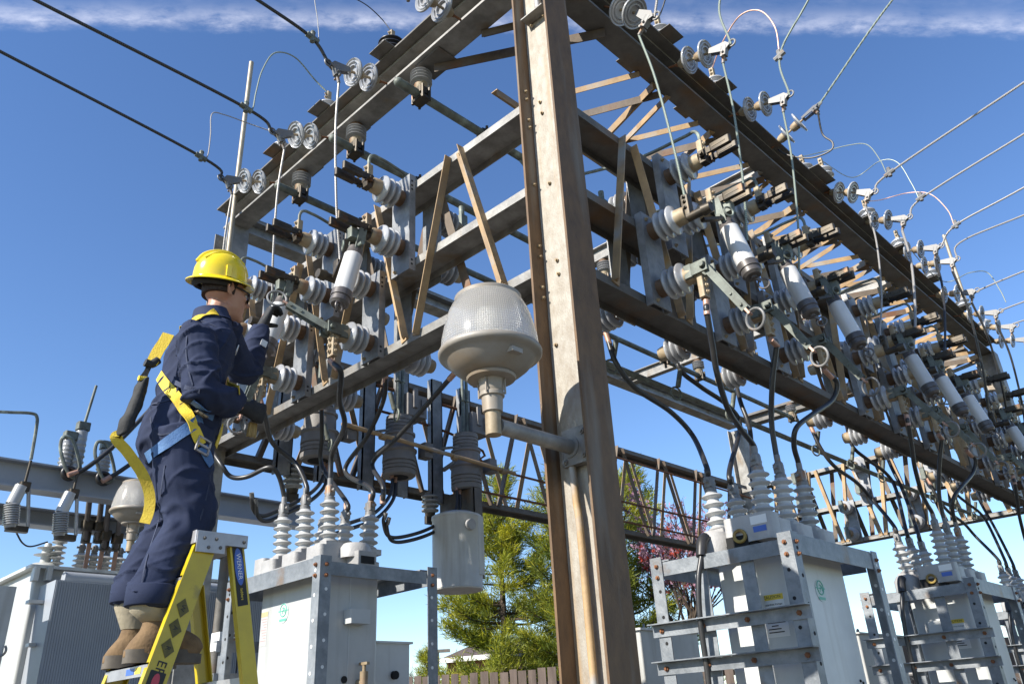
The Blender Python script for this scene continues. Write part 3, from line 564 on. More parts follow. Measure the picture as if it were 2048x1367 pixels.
jump([at['R', 4]] + px_(xr(6), (1760, 400), (1815, 386), (1860, 388), (1895, 420), (1908, 450)), .005, 'copper', 'thin brown loop over the fifth white arrester')
jump([at['R', 5]] + px_(xr(8), (1880, 560), (1940, 545), (1975, 545), (2000, 580), (2012, 604)), .005, 'stgreen', 'pale loop near the far end of the shaded beam')
GK = 'bolted wire clamps on the overhead conductors'
for (x, y, s, i), lab in zip(((492, 216, 'L', 2), (402, 314, 'L', 3), (625, 76, 'L', 1), (1559, 112, 'R', 2), (1779, 346, 'R', 4), (1842, 395, 'R', 5), (1912, 450, 'R', 6)), ('at the mast', 'left of the mast, lowest on the left', 'under the clouds at upper left', 'at the end of the round brown loop', 'at the end of the first pale green loop', 'at the end of the second green loop', 'at the end of the thin brown loop')):
    A = S[s, i][0]; p = P(x, y, 'Y' if s == 'L' else 'X', A.y if s == 'L' else A.x); d = V((-1, 0, .2)) if s == 'L' else V((0, -1, .3))
    tag(MB().cyl(p - d * .045, p + d * .045, .021, n=8).cyl(p + V((0, 0, -.035)), p + V((0, 0, .04)), .018, n=8).ball(p + V((0, 0, .045)), .02, 8).build('wire_clamp', M['verd' if s == 'L' else 'iron']), 'bolted wire clamp ' + lab, 'wire clamp', GK)
# ------------------------------------------------------------------ bus pipes hung under the sunlit top beam
for i, y in enumerate((1.12, 1.9, 2.67)):
    r = empty('bus_pipe', (0, y, ZT), 0, ['green bus pipe nearest the corner column under the top beams', 'middle green bus pipe under the top beams', 'green bus pipe farthest left under the top beams'][i], 'bus pipe', 'green bus pipes')
    z = -.235
    MB().cyl((-.2, 0, z), (XR - .3, 0, z), .032, n=14).ball((-.2, 0, z), .034, 12).build('pipe', M['verd'], r)
    for x in (0, 3.05, 6.0, 8.6):
        insulator(r, (x, 0, 0), (0, 0, -1), .19, ('capbrown', 'porcgrey', 'cap'), .078, .05, 4, .03, .055)
        c = MB().cbox((x - .045, -.05, z - .005), (x + .045, .05, z + .05), .012)
        for a in (-.055, .055):
            for b in (-.03, .03): c.cyl((x + b, a, z - .06), (x + b, a, z + .055), .011, n=6)
        c.cbox((x - .04, -.06, z - .05), (x + .04, .06, z - .03), .01).build('pipe_clamp', M['dark'], r)
    for x in (.62, 3.9, 5.2):
        MB().cyl((x - .045, 0, z), (x + .045, 0, z), .045, n=10).cyl((x, 0, z + .06), (x, 0, z - .1), .016).cyl((x + .03, -.05, z - .03), (x + .03, -.05, z + .07), .012, n=6).cyl((x - .03, .05, z - .03), (x - .03, .05, z + .07), .012, n=6).cyl((x - .03, -.05, z - .07), (x - .03, -.05, z + .04), .012, n=6).build('tap_clamp', M['dark'], r)
GT = 'green tap leads from the switch jaws to the bus pipes'
for (s, i), o in U.items():
    c = up_(o, (UP, .31, 1.09)); inn = V((1, 0, 0)) if s == 'L' else V((0, 1, 0))
    if s == 'L': end = V((.62, (1.12, 1.9, 2.67)[i], ZT - .3))
    else: end = V((c.x - .05, 1.12, ZT - .27))
    sdv = V((0, -.04, 0)) if s == 'L' else V((-.12, 0, 0))
    line([c, c + V((0, 0, .07)), c + V((0, 0, .115)) + inn * .03, c + V((0, 0, .12)) + inn * .12, c + inn * .5 + V((0, 0, .08)) + sdv, end - inn * .2 - V((0, 0, .3)), end], .011, 'verd', 'tap_lead', 'green tap lead from the ' + (['switch unit left of the big lamp', 'switch unit at the hand of the worker', 'switch unit behind the hard hat'][i] if s == 'L' else 'top jaws of the ' + ORD[i] + ' switch unit on the shaded truss'), 'tap lead', GT, 6, 8)
# lower bus pipes inside the ring, at bottom chord height
line([(.3, .62, 3.62), (XR - .2, .62, 3.62)], .022, 'verd', 'lower_bus_pipe', 'slim green bus pipe seen just under the shaded truss', 'bus pipe', 'green bus pipes', 0)
# ------------------------------------------------------------------ big lamp on its arm
def lamp(loc, rz, arm, label, sc=1.0, plate=True):
    r = empty('area_lamp', loc, rz, label, 'lamp', 'prismatic area lamps'); r.scale = (sc,) * 3
    ax = -arm
    pr = [(.0, .209), (.03, .211), (.07, .208), (.12, .198), (.17, .186), (.2, .176), (.23, .162), (.255, .148), (.266, .14)]
    n = 64; mb = MB()
    for t, q in pr:
        for i in range(n + 1): an = 2 * math.pi * i / n; mb.v.append((ax + q * math.cos(an), q * math.sin(an), .262 + t))
    k = len(pr)
    for j in range(k - 1):
        for i in range(n): mb.f.append((j * (n + 1) + i, j * (n + 1) + i + 1, (j + 1) * (n + 1) + i + 1, (j + 1) * (n + 1) + i))
    gl = mb.build('refractor', M['lampglass'], r, 80)
    u = gl.data.uv_layers.new(name='uv')
    for lp in gl.data.loops:
        c = gl.data.vertices[lp.vertex_index].co; i = lp.vertex_index % (n + 1); u.data[lp.index].uv = (i / n * 1.36, c.z)
    MB().lathe((ax, 0, .262), (0, 0, 1), [(.256, .147), (.27, .149), (.276, .142), (.282, .115), (.288, .0)], 40).build('top_ring', M['lampbowl'], r)
    MB().lathe((ax, 0, 0), (0, 0, 1), [(.276, .211), (.274, .22), (.266, .224), (.254, .223), (.245, .215), (.240, .2), (.226, .188), (.2, .166), (.172, .132), (.158, .1), (.153, .0)], 48).build('bowl', M['lampbowl'], r, 50)
    MB().lathe((ax, 0, 0), (0, 0, 1), [(.165, .0), (.163, .1), (.154, .107), (.144, .102), (.14, .057), (.134, .054), (.1, .052), (.088, .048), (.083, .053), (.068, .053), (.063, .045), (.0, .042), (-.01, .0)], 28).build('neck', M['lampbowl'], r)
    for k in range(4): MB().box((ax + .06 * math.cos(k * 1.57 + .4) - .003, .06 * math.sin(k * 1.57 + .4) - .003, .07), (ax + .06 * math.cos(k * 1.57 + .4) + .003, .06 * math.sin(k * 1.57 + .4) + .003, .14)).build('neck_rib', M['lampbowl'], r)
    MB().lathe((ax, 0, .262), (0, 0, 1), [(.0, .05), (.04, .03), (.08, .045), (.15, .055), (.2, .04), (.22, .0)], 16).build('lamp_bulb', M['white'], r)
    MB().cyl((ax, 0, .0), (ax, 0, -.1), .033, n=20).build('socket_pipe', M['cap'], r)
    MB().cbox((ax - .06, -.19, .2), (ax, -.15, .22), .001).build('name_plate', M['lampbowl'], r)
    MB().cyl((ax + .03, 0, -.055), (-.02, 0, -.055), .033, n=20).build('arm', M['galv'], r)
    if plate:
        p = MB().cbox((-.055, -.10, -.14), (-.02, .055, .03), .012).cyl((-.06, 0, -.055), (-.02, 0, -.055), .05, n=20)
        for y, z in ((-.075, .0), (-.075, -.11), (.035, -.12)): p.hexbolt((-.055, y, z), (-1, 0, 0), .014)
        p.build('bracket_plate', M['galv'], r)
        MB().tube([(-.03, .02, -.12), (-.035, .01, -.3), (-.035, 0, -.6), (-.035, 0, -2.5)], .017, 10, 4).build('conduit', M['tan'], r)
    return r
lamp((-.006, 0, 2.71), 0, .54, 'big prismatic area lamp with rusty socket on an arm from the corner column')
lp2 = P(262, 1080, 'Y', 5.4)
lamp((lp2.x + .9, lp2.y, lp2.z), 0, .9, 'distant prismatic area lamp half hidden behind the legs of the worker', 1.0, False)
tag(MB().cyl((lp2.x + .93, lp2.y, 0), (lp2.x + .93, lp2.y, lp2.z + .15), .05).build('lamp_post', M['galvdark']), 'grey post carrying the distant lamp behind the stepladder', 'post')
# ------------------------------------------------------------------ reclosers in angle iron racks
def bushing(parent, p, h=.4, tilt=(0, 0), rs=.066, n=5):
    d = V((tilt[0], tilt[1], 1)).normalized(); prof = [(0, .045), (.02, .052)]; s0 = .03; st = (h - .1) / n
    for k in range(n): t = s0 + k * st; prof += [(t, .036), (t + st * .15, .036), (t + st * .34, rs * .9), (t + st * .48, rs), (t + st * .6, rs * .93), (t + st * .8, .038), (t + st * .97, .036)]
    o = MB().lathe(p, d, prof + [(h - .07, .033), (h - .065, .03)], 22).build('bushing', M['porcbush'], parent, 60)
    p = V(p); t = p + d * (h - .07)
    MB().lathe(t, d, [(0, .034), (.02, .034), (.025, .026), (.09, .026), (.1, .018)], 14).cbox(t + V((-.03, -.022, .03)), t + V((.03, .022, .085)), .006).cyl(t + V((-.055, 0, .06)), t + V((.055, 0, .06)), .011, n=6).build('terminal_clamp', M['iron'], o)
    MB().cbox(p + V((-.065, -.065, -.03)), p + V((.065, .065, .004)), .01).ring(p + V((0, 0, .012)), d, .052, .006).build('bushing_foot', M['head'], o)
    return o
def recloser(loc, rz, label, cable=True):
    r = empty('recloser', loc, rz, label, 'recloser', 'grey reclosers standing in steel racks')
    b = MB().cbox((-.33, -.14, 1.70), (.33, .3, 2.40), .035).build('tank', M['tank'], r)
    MB().cbox((-.37, -.18, 2.40), (.37, .34, 2.425), .02).build('tank_flange', M['tank'], r)
    for u in (-.25, .2): MB().ball((u, .302, 1.76), .008, 8).ball((u + .03, .302, 1.77), .008, 8).build('weld_plug', M['hole'], b)
    # emblem: pale ground, ring, bar, letters
    e = MB().lathe((.04, .3005, 2.22), (0, 1, 0), [(0, .0), (0, .058), (.002, .058), (.0022, 0)], 28).build('emblem', M['palegreen'], b)
    MB().ring((.04, .303, 2.235), (0, 1, 0), .036, .0035, 28, 6).bar((-.015, .303, 2.232), (.095, .303, 2.232), .003, .006).bar((.03, .303, 2.25), (.05, .303, 2.215), .003, .005).ring((.04, .303, 2.228), (0, 1, 0), .022, .003, 20, 6, 200, 340).cbox((.0, .302, 2.172), (.08, .304, 2.186), .001).build('emblem_mark', M['green'], e)
    # paper notice with lines of print
    for sgn, uu in ((1, .3305),):
        nt_ = MB().box((uu - .001, .1, 1.99), (uu + .0015, .225, 2.2)).build('notice', M['white'], b)
        MB().box((uu + .0015, .1, 2.172), (uu + .003, .225, 2.2)).build('notice_band', M['yellowlab'], nt_)
        text('lettering', 'CAUTION', .022, M['blacktext'], nt_, basis((uu + .0032, .1625, 2.186), (0, 1, 0), (0, 0, 1)))
        text('lettering', 'Hazardous Voltage', .0135, M['blacktext'], nt_, basis((uu + .002, .1625, 2.15), (0, 1, 0), (0, 0, 1)))
        l_ = MB()
        for k in range(8): l_.box((uu + .0015, .113 + .02 * (k % 3 == 2), 2.125 - k * .0155), (uu + .0022, .213 - .014 * (k * 7 % 4), 2.1195 - k * .0155))
        l_.build('print_lines', M['blacktext'], nt_)
    n2 = MB().box((.22, .3002, 2.05), (.3, .3015, 2.25)).build('notice', M['paper'], b); l_ = MB()
    for k in range(9): l_.box((.228, .3015, 2.205 - k * .016), (.292 - .01 * (k * 5 % 4), .302, 2.21 - k * .016))
    l_.build('print_lines', M['fadered'], n2)
    MB().box((.22, .3015, 2.222), (.3, .3022, 2.25)).build('notice_band', M['fadeyellow'], n2)
    for sg in (-1, 1): MB().cbox((sg * .33, -.02, 2.12), (sg * .41, .12, 2.2), .006).build('jack_pad', M['tank'], b); 
    vb = MB().cyl((-.33, .0, 1.80), (-.385, .0, 1.80), .022).cyl((-.385, .0, 1.76), (-.385, .0, 1.86), .024).cyl((-.385, 0, 1.86), (-.385, 0, 1.9), .011).cbox((-.425, -.012, 1.895), (-.345, .012, 1.91), .004).ball((-.385, 0, 1.765), .032, 10).build('drain_valve', M['cap'], b)
    MB().cyl((-.33, .1, 1.82), (-.337, .1, 1.82), .02).build('plug_hole', M['hole'], b)
    for sg in (-1, 1): MB().box((sg * .3305, .075, 1.71), (sg * .3325, .081, 2.39)).build('weld_seam', M['tank'], b)
    MB().box((-.29, .3005, 1.725), (.29, .302, 1.732)).build('weld_seam', M['tank'], b)
    # head casting
    MB().cbox((-.34, -.15, 2.425), (.34, .31, 2.50), .05).build('head_casting', M['head'], r)
    hd = MB()
    for u in (-.24, .04, .30): hd.cbox((u - .085, .04, 2.49), (u + .085, .30, 2.575), .03)
    hd.cbox((-.30, -.13, 2.49), (.30, .06, 2.56), .05).lathe((-.34, .06, 2.5), (0, 0, 1), [(0, .105), (.06, .1), (.09, .075), (.1, .0)], 20).lathe((.36, -.1, 2.44), (0, 0, 1), [(0, .1), (.08, .1), (.12, .075), (.13, 0)], 20).lathe((-.18, .22, 2.42), (0, 0, 1), [(0, .07), (.1, .07), (.11, .0)], 14).build('head_cover', M['head'], r)
    MB().ring((-.05, -.08, 2.6), (0, 1, 0), .035, .01).build('lifting_eye', M['head'], r)
    hb = MB().cbox((.34, .02, 2.46), (.47, .3, 2.60), .03).build('operator_hood', M['head'], r)
    MB().box((.471, .03, 2.42), (.473, .16, 2.5)).box((.35, .02, 2.425), (.46, .2, 2.459)).build('hood_opening', M['hole'], hb)
    MB().ring((.482, .12, 2.495), (1, .2, 0), .03, .009).build('pull_ring', M['brassring'], hb)
    MB().box((.4715, .2, 2.5), (.473, .275, 2.53)).build('name_label', M['bluelab'], hb); MB().box((.4715, .19, 2.54), (.473, .285, 2.585)).build('name_label', M['white'], hb)
    MB().cbox((-.46, -.02, 2.44), (-.33, .12, 2.53), .01).build('terminal_box', M['head'], r)
    MB().box((-.462, .0, 2.455), (-.4605, .1, 2.5)).build('hood_opening', M['hole'], r)
    bs = []
    for w, zz, dy in ((.19, 2.575, .1), (-.10, 2.56, -.12)):
        for u in (-.25, .03, .30): bs.append(bushing(r, (u, w, zz + .02), .34 if w > 0 else .3, (0, dy * .4), rs=.062, n=5 if w > 0 else 4))
    # rack of angle iron with punched holes and rusty bolts
    H = 2.43
    fr = empty('rack'); fr.parent = r
    def post(u, w, fu, fw, z0=.05, z1=H + .03):
        o = MB().box((u, w, z0), (u + fu * .075, w + fw * .007, z1)).box((u, w + fw * .0075, z0), (u + fu * .007, w + fw * .075, z1)).build('rack_post', M['rackgalv'], r)
        hl = MB()
        for k in range(9):
            z = 1.3 + k * .135
            hl.cyl((u + fu * .045, w - fw * .0015, z), (u + fu * .045, w + fw * .0085, z), .0095, n=10).cyl((u - fu * .0015, w + fw * .045, z + .03), (u + fu * .0085, w + fw * .045, z + .03), .0095, n=10)
        hl.build('punched_hole', M['hole'] if u > 0 else M['white'], o)
        for z in (H - .02, H - .08): MB().hexbolt((u + fu * .04, w - fw * .0, z), (0, -fw, 0), .012).build('rusty_bolt', M['rust'], o); MB().hexbolt((u - fu * 0., w + fw * .04, z), (-fu, 0, 0), .012).build('rusty_bolt', M['rust'], o)
        return o
    for u, fu in ((-.54, 1), (.54, -1)):
        for w, fw in ((.43, -1), (-.43, 1)): post(u, w, fu, fw)
    for w, fw in ((.43, -1), (-.43, 1)): MB().box((-.463, w + fw * .008, H - .075), (.463, w + fw * .015, H + .025)).box((-.463, w + fw * .0155, H + .018), (.463, w + fw * .075, H + .025)).build('rack_rail', M['rackgalv'], r)
    for u, fu in ((-.54, 1), (.54, -1)): MB().box((u + fu * .008, -.352, H - .075), (u + fu * .015, .352, H + .0)).build('rack_rail', M['rackgalv'], r)
    for z in (2.07, 1.88, 1.5, 1.1): 
        o = MB().box((.541, -.46, z - .03), (.548, .46, z + .03)).box((.541, -.46, z + .031), (.60, .46, z + .037)).build('rack_rung', M['rackgalv'], r)
        [MB().hexbolt((.548, y_, z), (1, 0, 0), .014).build('rung_bolt', M['rust'], o) for y_ in (.4, -.4, -.14, .12)]
    for w in (-.17, .11): MB().box((.50, w, 1.2), (.507, w + .075, H)).box((.46, w, 1.2), (.4995, w + .007, H)).build('rack_post', M['rackgalv'], r)
    MB().box((-.40, -.16, 1.56), (.40, .3, 1.60)).bar((-.46, -.35, 1.58), (-.46, .35, 1.58), .06, .04).bar((.42, -.35, 1.58), (.42, .35, 1.58), .06, .04).build('rack_shelf', M['rackgalv'], r)
    if cable:
        MB().tube([(.46, .0 - .1, 2.53), (.5, -.1, 2.5), (.53, -.1, 2.42)], .03, 12, 4).build('cable_plug', M['cable'], r)
        MB().tube([(.53, -.1, 2.42), (.56, -.12, 2.3), (.57, -.14, 2.1), (.56, -.15, 1.8), (.58, -.16, 1.4), (.6, -.2, .1)], .015, 10, 6).build('control_cable', M['cable'], r)
    bpy.data.objects.remove(fr)
    return r
RL = recloser((.22, 2.30, 0), R(90), 'recloser tank in a steel rack right behind the yellow stepladder, sunlit on its front', False)
RR = [recloser((1.66, .03, -.115), R(180), 'shaded recloser tank with ladder rungs just right of the corner column')]
for k, lab in ((1, 'second recloser tank from the corner column in the right row, dappled with light'), (2, 'third recloser tank cut off at the right edge of the photo')):
    o = copy_tree(RR[0]); o.location = (1.66 + 2.87 * k, .03, -.115); o['label'] = lab; RR.append(o)
# black cables from the lugs down to the bushings
GB = 'black insulated cables'
def bc(pts, lab, r=.0165, sm=8, sleeve=None):
    o = MB().tube(pts, r, 10, sm).build('power_cable', M['cable']); tag(o, lab, 'cable', GB)
    a, b = V(pts[0]), V(pts[1]); d = (b - a).normalized(); MB().cyl(a - d * .02, a + d * .07, r * 1.12).build('copper_sleeve', M['copper'], o)
    a, b = V(pts[-1]), V(pts[-2]); d = (b - a).normalized(); MB().cyl(a - d * .0, a + d * .06, r * 1.1).build('end_sleeve', M[sleeve or 'iron'], o)
    return o
def bt(o, k):      # top of bushing k
    w, zz, dy, h = ((.19, 2.595, .04, .34), (-.10, 2.58, -.048, .3))[k // 3]; u = (-.25, .03, .30)[k % 3]; return up_(o, (u, w + dy * h, zz + h + .01))
def mixp(ax, a, b, *q): n_ = len(q); return [P(x, y, ax, a + (b - a) * i / max(1, n_ - 1)) for i, (x, y) in enumerate(q)]
def lug(s, i): return up_(U[s, i], (0, .318, -.16))
bc([lug('L', 0)] + mixp('X', -.33, 0, (682, 745), (679, 800), (689, 850), (665, 905)) + [bt(RL, 0) + V((0, 0, .07)), bt(RL, 0)], 'black cable from the switch unit left of the lamp down to the front bushings')
bc([lug('L', 1)] + mixp('X', -.33, 0, (530, 832), (545, 885), (590, 925)) + [bt(RL, 1) + V((0, 0, .08)), bt(RL, 1)], 'black cable curving from below the gloved hand to the middle front bushing')
bc([lug('L', 2)] + mixp('X', -.33, -.05, (440, 925), (461, 952), (493, 953), (538, 934), (557, 950)) + [bt(RL, 2) + V((0, 0, .06)), bt(RL, 2)], 'black cable snaking out from behind the worker to the left front bushing')
bc(mixp('X', .3, .45, (772, 745), (767, 800), (735, 871), (690, 940)) + [bt(RL, 3) + V((0, 0, .1)), bt(RL, 3)], 'black cable dropping behind the sunlit chord to the rear bushings', sleeve='copper')
bc(mixp('X', .3, .45, (910, 745), (858, 804), (791, 878), (745, 925)) + [bt(RL, 3) + V((.02, -.1, .1)), bt(RL, 3) + V((.02, -.1, -.02))], 'long black cable slanting from behind the lamp to the right rear bushing', sleeve='copper')
bc(mixp('X', .3, .45, (643, 800), (644, 870), (644, 931)) + [bt(RL, 4) + V((0, 0, .07)), bt(RL, 4)], 'black cable in front of the left grey current transformer', sleeve='copper')
rc3 = [([lug('R', 0)] + mixp('Y', -.36, -.2, (1414, 625), (1425, 690), (1434, 745), (1455, 815), (1480, 855)) + [bt(RR[0], 2) + V((0, 0, .07)), bt(RR[0], 2)], 'first'),
       ([lug('R', 1)] + mixp('Y', -.36, -.2, (1553, 690), (1545, 760), (1543, 840)) + [bt(RR[0], 1) + V((0, 0, .1)), bt(RR[0], 1)], 'second'),
       ([lug('R', 2)] + mixp('Y', -.38, -.2, (1674, 765), (1664, 800), (1625, 828), (1593, 855), (1588, 890)) + [bt(RR[0], 0) + V((0, 0, .07)), bt(RR[0], 0)], 'third')]
bk = [(mixp('Y', .5, .35, (1213, 670), (1232, 725), (1270, 775), (1340, 822), (1385, 870)) + [bt(RR[0], 5) + V((0, 0, .08)), bt(RR[0], 5)], 'rear'),
      (mixp('Y', .5, .35, (1352, 680), (1358, 735), (1400, 772), (1455, 810), (1480, 850)) + [bt(RR[0], 4) + V((0, 0, .1)), bt(RR[0], 4)], 'middle rear'),
      (mixp('Y', .45, .3, (1468, 745), (1480, 800), (1500, 860)) + [bt(RR[0], 3) + V((0, 0, .1)), bt(RR[0], 3)], 'last rear')]
for k in range(3):
    for pts, w_ in rc3 + bk:
        bc([V(q) + V((2.87 * k, 0, 0)) for q in pts], 'black cable on the ' + {'first': 'left front', 'second': 'middle front', 'third': 'right front'}.get(w_, w_) + ' bushing of the ' + ORD[k] + ' recloser in the right row')
# ------------------------------------------------------------------ grey current transformers on the rear truss
GCT = 'grey current transformers on the rear truss'
def ct(x, lab):
    r = empty('current_transformer', (x, 3.46, 3.62), 0, lab, 'transformer', GCT)
    pf = [(0, .085), (0, .135), (.012, .15)]
    for k in range(3): t = .03 + k * .035; pf += [(t, .152), (t + .022, .154), (t + .024, .143), (t + .033, .143)]
    pf += [(.14, .156), (.22, .15), (.235, .165), (.25, .165), (.26, .14), (.38, .136), (.39, .15), (.41, .15), (.42, .122)]
    for k in range(4): t = .43 + k * .035; pf += [(t, .128), (t + .022, .13), (t + .024, .12), (t + .033, .12)]
    MB().lathe((0, 0, 0), (0, 0, 1), pf + [(.58, .125), (.585, .06)], 32).build('drum_body', M['drum'], r, 30)
    MB().cyl((0, 0, -.002), (0, 0, .02), .088, n=24).build('drum_opening', M['hole'], r)
    for sx in (-1, 1):
        MB().box((sx * .2 - .07, .2, -.1), (sx * .2 + .07, .215, 1.2)).box((sx * .2 - .07, .2, -.1), (sx * .2 - .06, .27, 1.2)).box((sx * .2 + .07, .2, -.1), (sx * .2 + .06, .27, 1.2)).build('mounting_channel', M['bluegalv'], r)
        MB().bar((sx * .13, .02, .28), (sx * .13, .2, .24), .035, .03).bar((-sx * .12, -.06, .42), (-sx * .16, .2, .46), .03, .02).build('support_arm', M['galv'], r)
    MB().cbox((.06, -.05, .62), (.3, .17, .84), .012).box((.12, -.07, .7), (.17, -.05, .9)).box((.22, -.07, .66), (.25, -.05, .8)).build('secondary_box', M['drum'], r)
    MB().cbox((.17, -.17, .19), (.27, -.06, .33), .008).build('junction_box', M['drum'], r)
    for dx in (-.025, .03): MB().cyl((dx, 0, .55), (dx, 0, 1.35), .018).ring((dx, 0, .95), (0, 0, 1), .022, .008, 12, 6).build('top_lead', M['verd'], r)
    return r
ct(.80, 'leftmost grey current transformer on the rear truss, partly behind black cables'); ct(1.66, 'middle grey current transformer on the rear truss behind the slanting cable'); ct(2.50, 'rightmost grey current transformer on the rear truss, left of the lamp arm')
r = empty('conduit_run', (0, 0, 0), 0, 'tan conduit pipe passing in front of the grey current transformers', 'conduit')
MB().cyl((.9, 3.27, 3.92), (3.0, 3.27, 3.84), .02).build('conduit_pipe', M['tan'], r)
for x in (1.3, 2.15, 2.8): MB().cyl((x, 3.27, 3.905 - (x - .9) * .038), (x + .05, 3.27, 3.903 - (x - .9) * .038), .03).build('pipe_coupling', M['tan'], r)
for k, (dx) in enumerate((0, .035)):
    o = V((dx, 0, -dx))
    bc([q + o for q in mixp('Y', 3.46, 3.2, (785, 945), (781, 987), (749, 1025), (700, 1045), (650, 1060))], ('left' if k else 'right') + ' of two black cables from the middle current transformer', .016, 8)
    bc([q + o for q in mixp('Y', 3.46, 3.2, (914, 968), (910, 1022), (861, 1055), (809, 1072), (777, 1071), (767, 1043), (772, 1025))], ('upper' if k else 'lower') + ' of two black cables looping from the right current transformer', .016, 8)
    bc([q + o for q in mixp('Y', 3.46, 3.2, (647, 924), (644, 959), (615, 990), (556, 1020), (524, 1031), (507, 1018), (503, 985))], ('upper' if k else 'lower') + ' of two black cables looping from the left current transformer', .016, 8)
for px_0, lab in (((587, 940), 'dark hanging post insulator under the rear truss by the left cables'), ((860, 1000), 'dark hanging post insulator under the rear truss by the hanging can')):
    p = P(*px_0, 'Y', 3.72); r = empty('post_insulator', (p.x, p.y, ZB - .055), 0, lab, 'insulator', 'hanging post insulators under the rear truss')
    insulator(r, (0, 0, 0), (0, 0, -1), .24, ('drum', 'porcgrey', 'dark'), .085, .05, 4, .02, .04); MB().cbox((-.06, -.02, -.31), (.06, .02, -.235), .01).build('cable_clamp', M['dark'], r)
# hanging transformer can
a = P(868, 1100, 'Y', 3.3); b = P(958, 1100, 'Y', 3.3); zt = P(905, 1032, 'Y', 3.3).z; zb_ = P(905, 1180, 'Y', 3.3).z; cx_ = (a.x + b.x) / 2; rr = (b.x - a.x) / 2 * .82
r = empty('transformer_can', (cx_, 3.3, 0), 0, 'white grey round transformer can hanging from the rear truss', 'transformer')
MB().lathe((0, 0, zb_), (0, 0, 1), [(0, rr * .97), (0, rr), (.012, rr * 1.02), (.02, rr), (zt - zb_ - .03, rr), (zt - zb_ - .02, rr * 1.03), (zt - zb_, rr * 1.02), (zt - zb_ + .03, rr * .7), (zt - zb_ + .04, 0)], 40).build('can_body', M['tankwhite'], r)
MB().cyl((-rr * .2, -rr * .98, zt - .12), (-rr * .2, -rr * 1.15, zt - .12), .05).build('bushing_socket', M['head'], r)
MB().box((rr * 1.02, .0, zb_ + .13), (rr * 1.06, .5, ZB - .06)).box((rr * 1.02, .0, zb_ + .13), (rr * 1.5, .01, ZB - .06)).build('hanger_plate', M['galvdark'], r)
MB().box((rr * .3, -rr * .96, zb_ + .12), (rr * .6, -rr * .9, zt - .02)).build('hanger_strap', M['tankwhite'], r)
MB().cbox((rr * .9, -.1, zb_ + .15), (rr * 1.03, -.0, zb_ + .25), .006).build('tap_box', M['head'], r)
# ------------------------------------------------------------------ control cabinets
def cabinet(p0, p1, depth_y, ztop, label, m='tankwhite', lit='front', knob=True):
    r = empty('control_cabinet', (0, 0, 0), 0, label, 'cabinet', 'grey control cabinets on the ground')
    MB().cbox((p0.x, p0.y, .6), (p1.x, p1.y, ztop), .012).build('cabinet_body', M[m], r)
    MB().cbox((min(p0.x, p1.x) - .02, min(p0.y, p1.y) - .02, ztop), (max(p0.x, p1.x) + .02, max(p0.y, p1.y) + .02, ztop + .015), .01).build('cabinet_roof', M[m], r)
    mx_ = (p0.x + p1.x) / 2; my = (p0.y + p1.y) / 2
    MB().ring((mx_, my, ztop + .045), (0.6, -.8, 0), .03, .009, 20, 8).build('lifting_eye', M['iron'], r)
    yk = min(p0.y, p1.y)
    MB().cyl((mx_ + .12, yk, ztop - .22), (mx_ + .12, yk - .03, ztop - .22), .03).build('round_knob', M['hole'], r)
    for zz in (.2, .4): MB().box((p0.x + .02, p0.y + .02, .05), (p0.x + .08, p0.y + .08, .6)).box((p1.x - .08, p1.y - .08, .05), (p1.x - .02, p1.y - .02, .6)).build('cabinet_leg', M['rackgalv'], r); break
    return r
a = P(768, 1290, 'Y', 2.9); b = P(820, 1290, 'Y', 2.9)
cabinet(V((a.x - .3, 2.9, 0)), V((b.x, 3.35, 0)), 0, P(820, 1287, 'Y', 2.9).z, 'grey cabinet with lifting eye just right of the recloser drain valve', 'tank')
a = P(1280, 1265, 'Y', 1.3); b = P(1395, 1265, 'Y', 1.3)
cabinet(V((a.x, 1.3, 0)), V((b.x, 1.75, 0)), 0, P(1330, 1262, 'Y', 1.3).z, 'white cabinet between the corner column and the shaded recloser')
a = P(1718, 1272, 'Y', .9); b = P(1800, 1272, 'Y', .9)
cabinet(V((a.x, .9, 0)), V((b.x, 1.3, 0)), 0, P(1760, 1270, 'Y', .9).z, 'white cabinet with lifting eye between the two right racks')
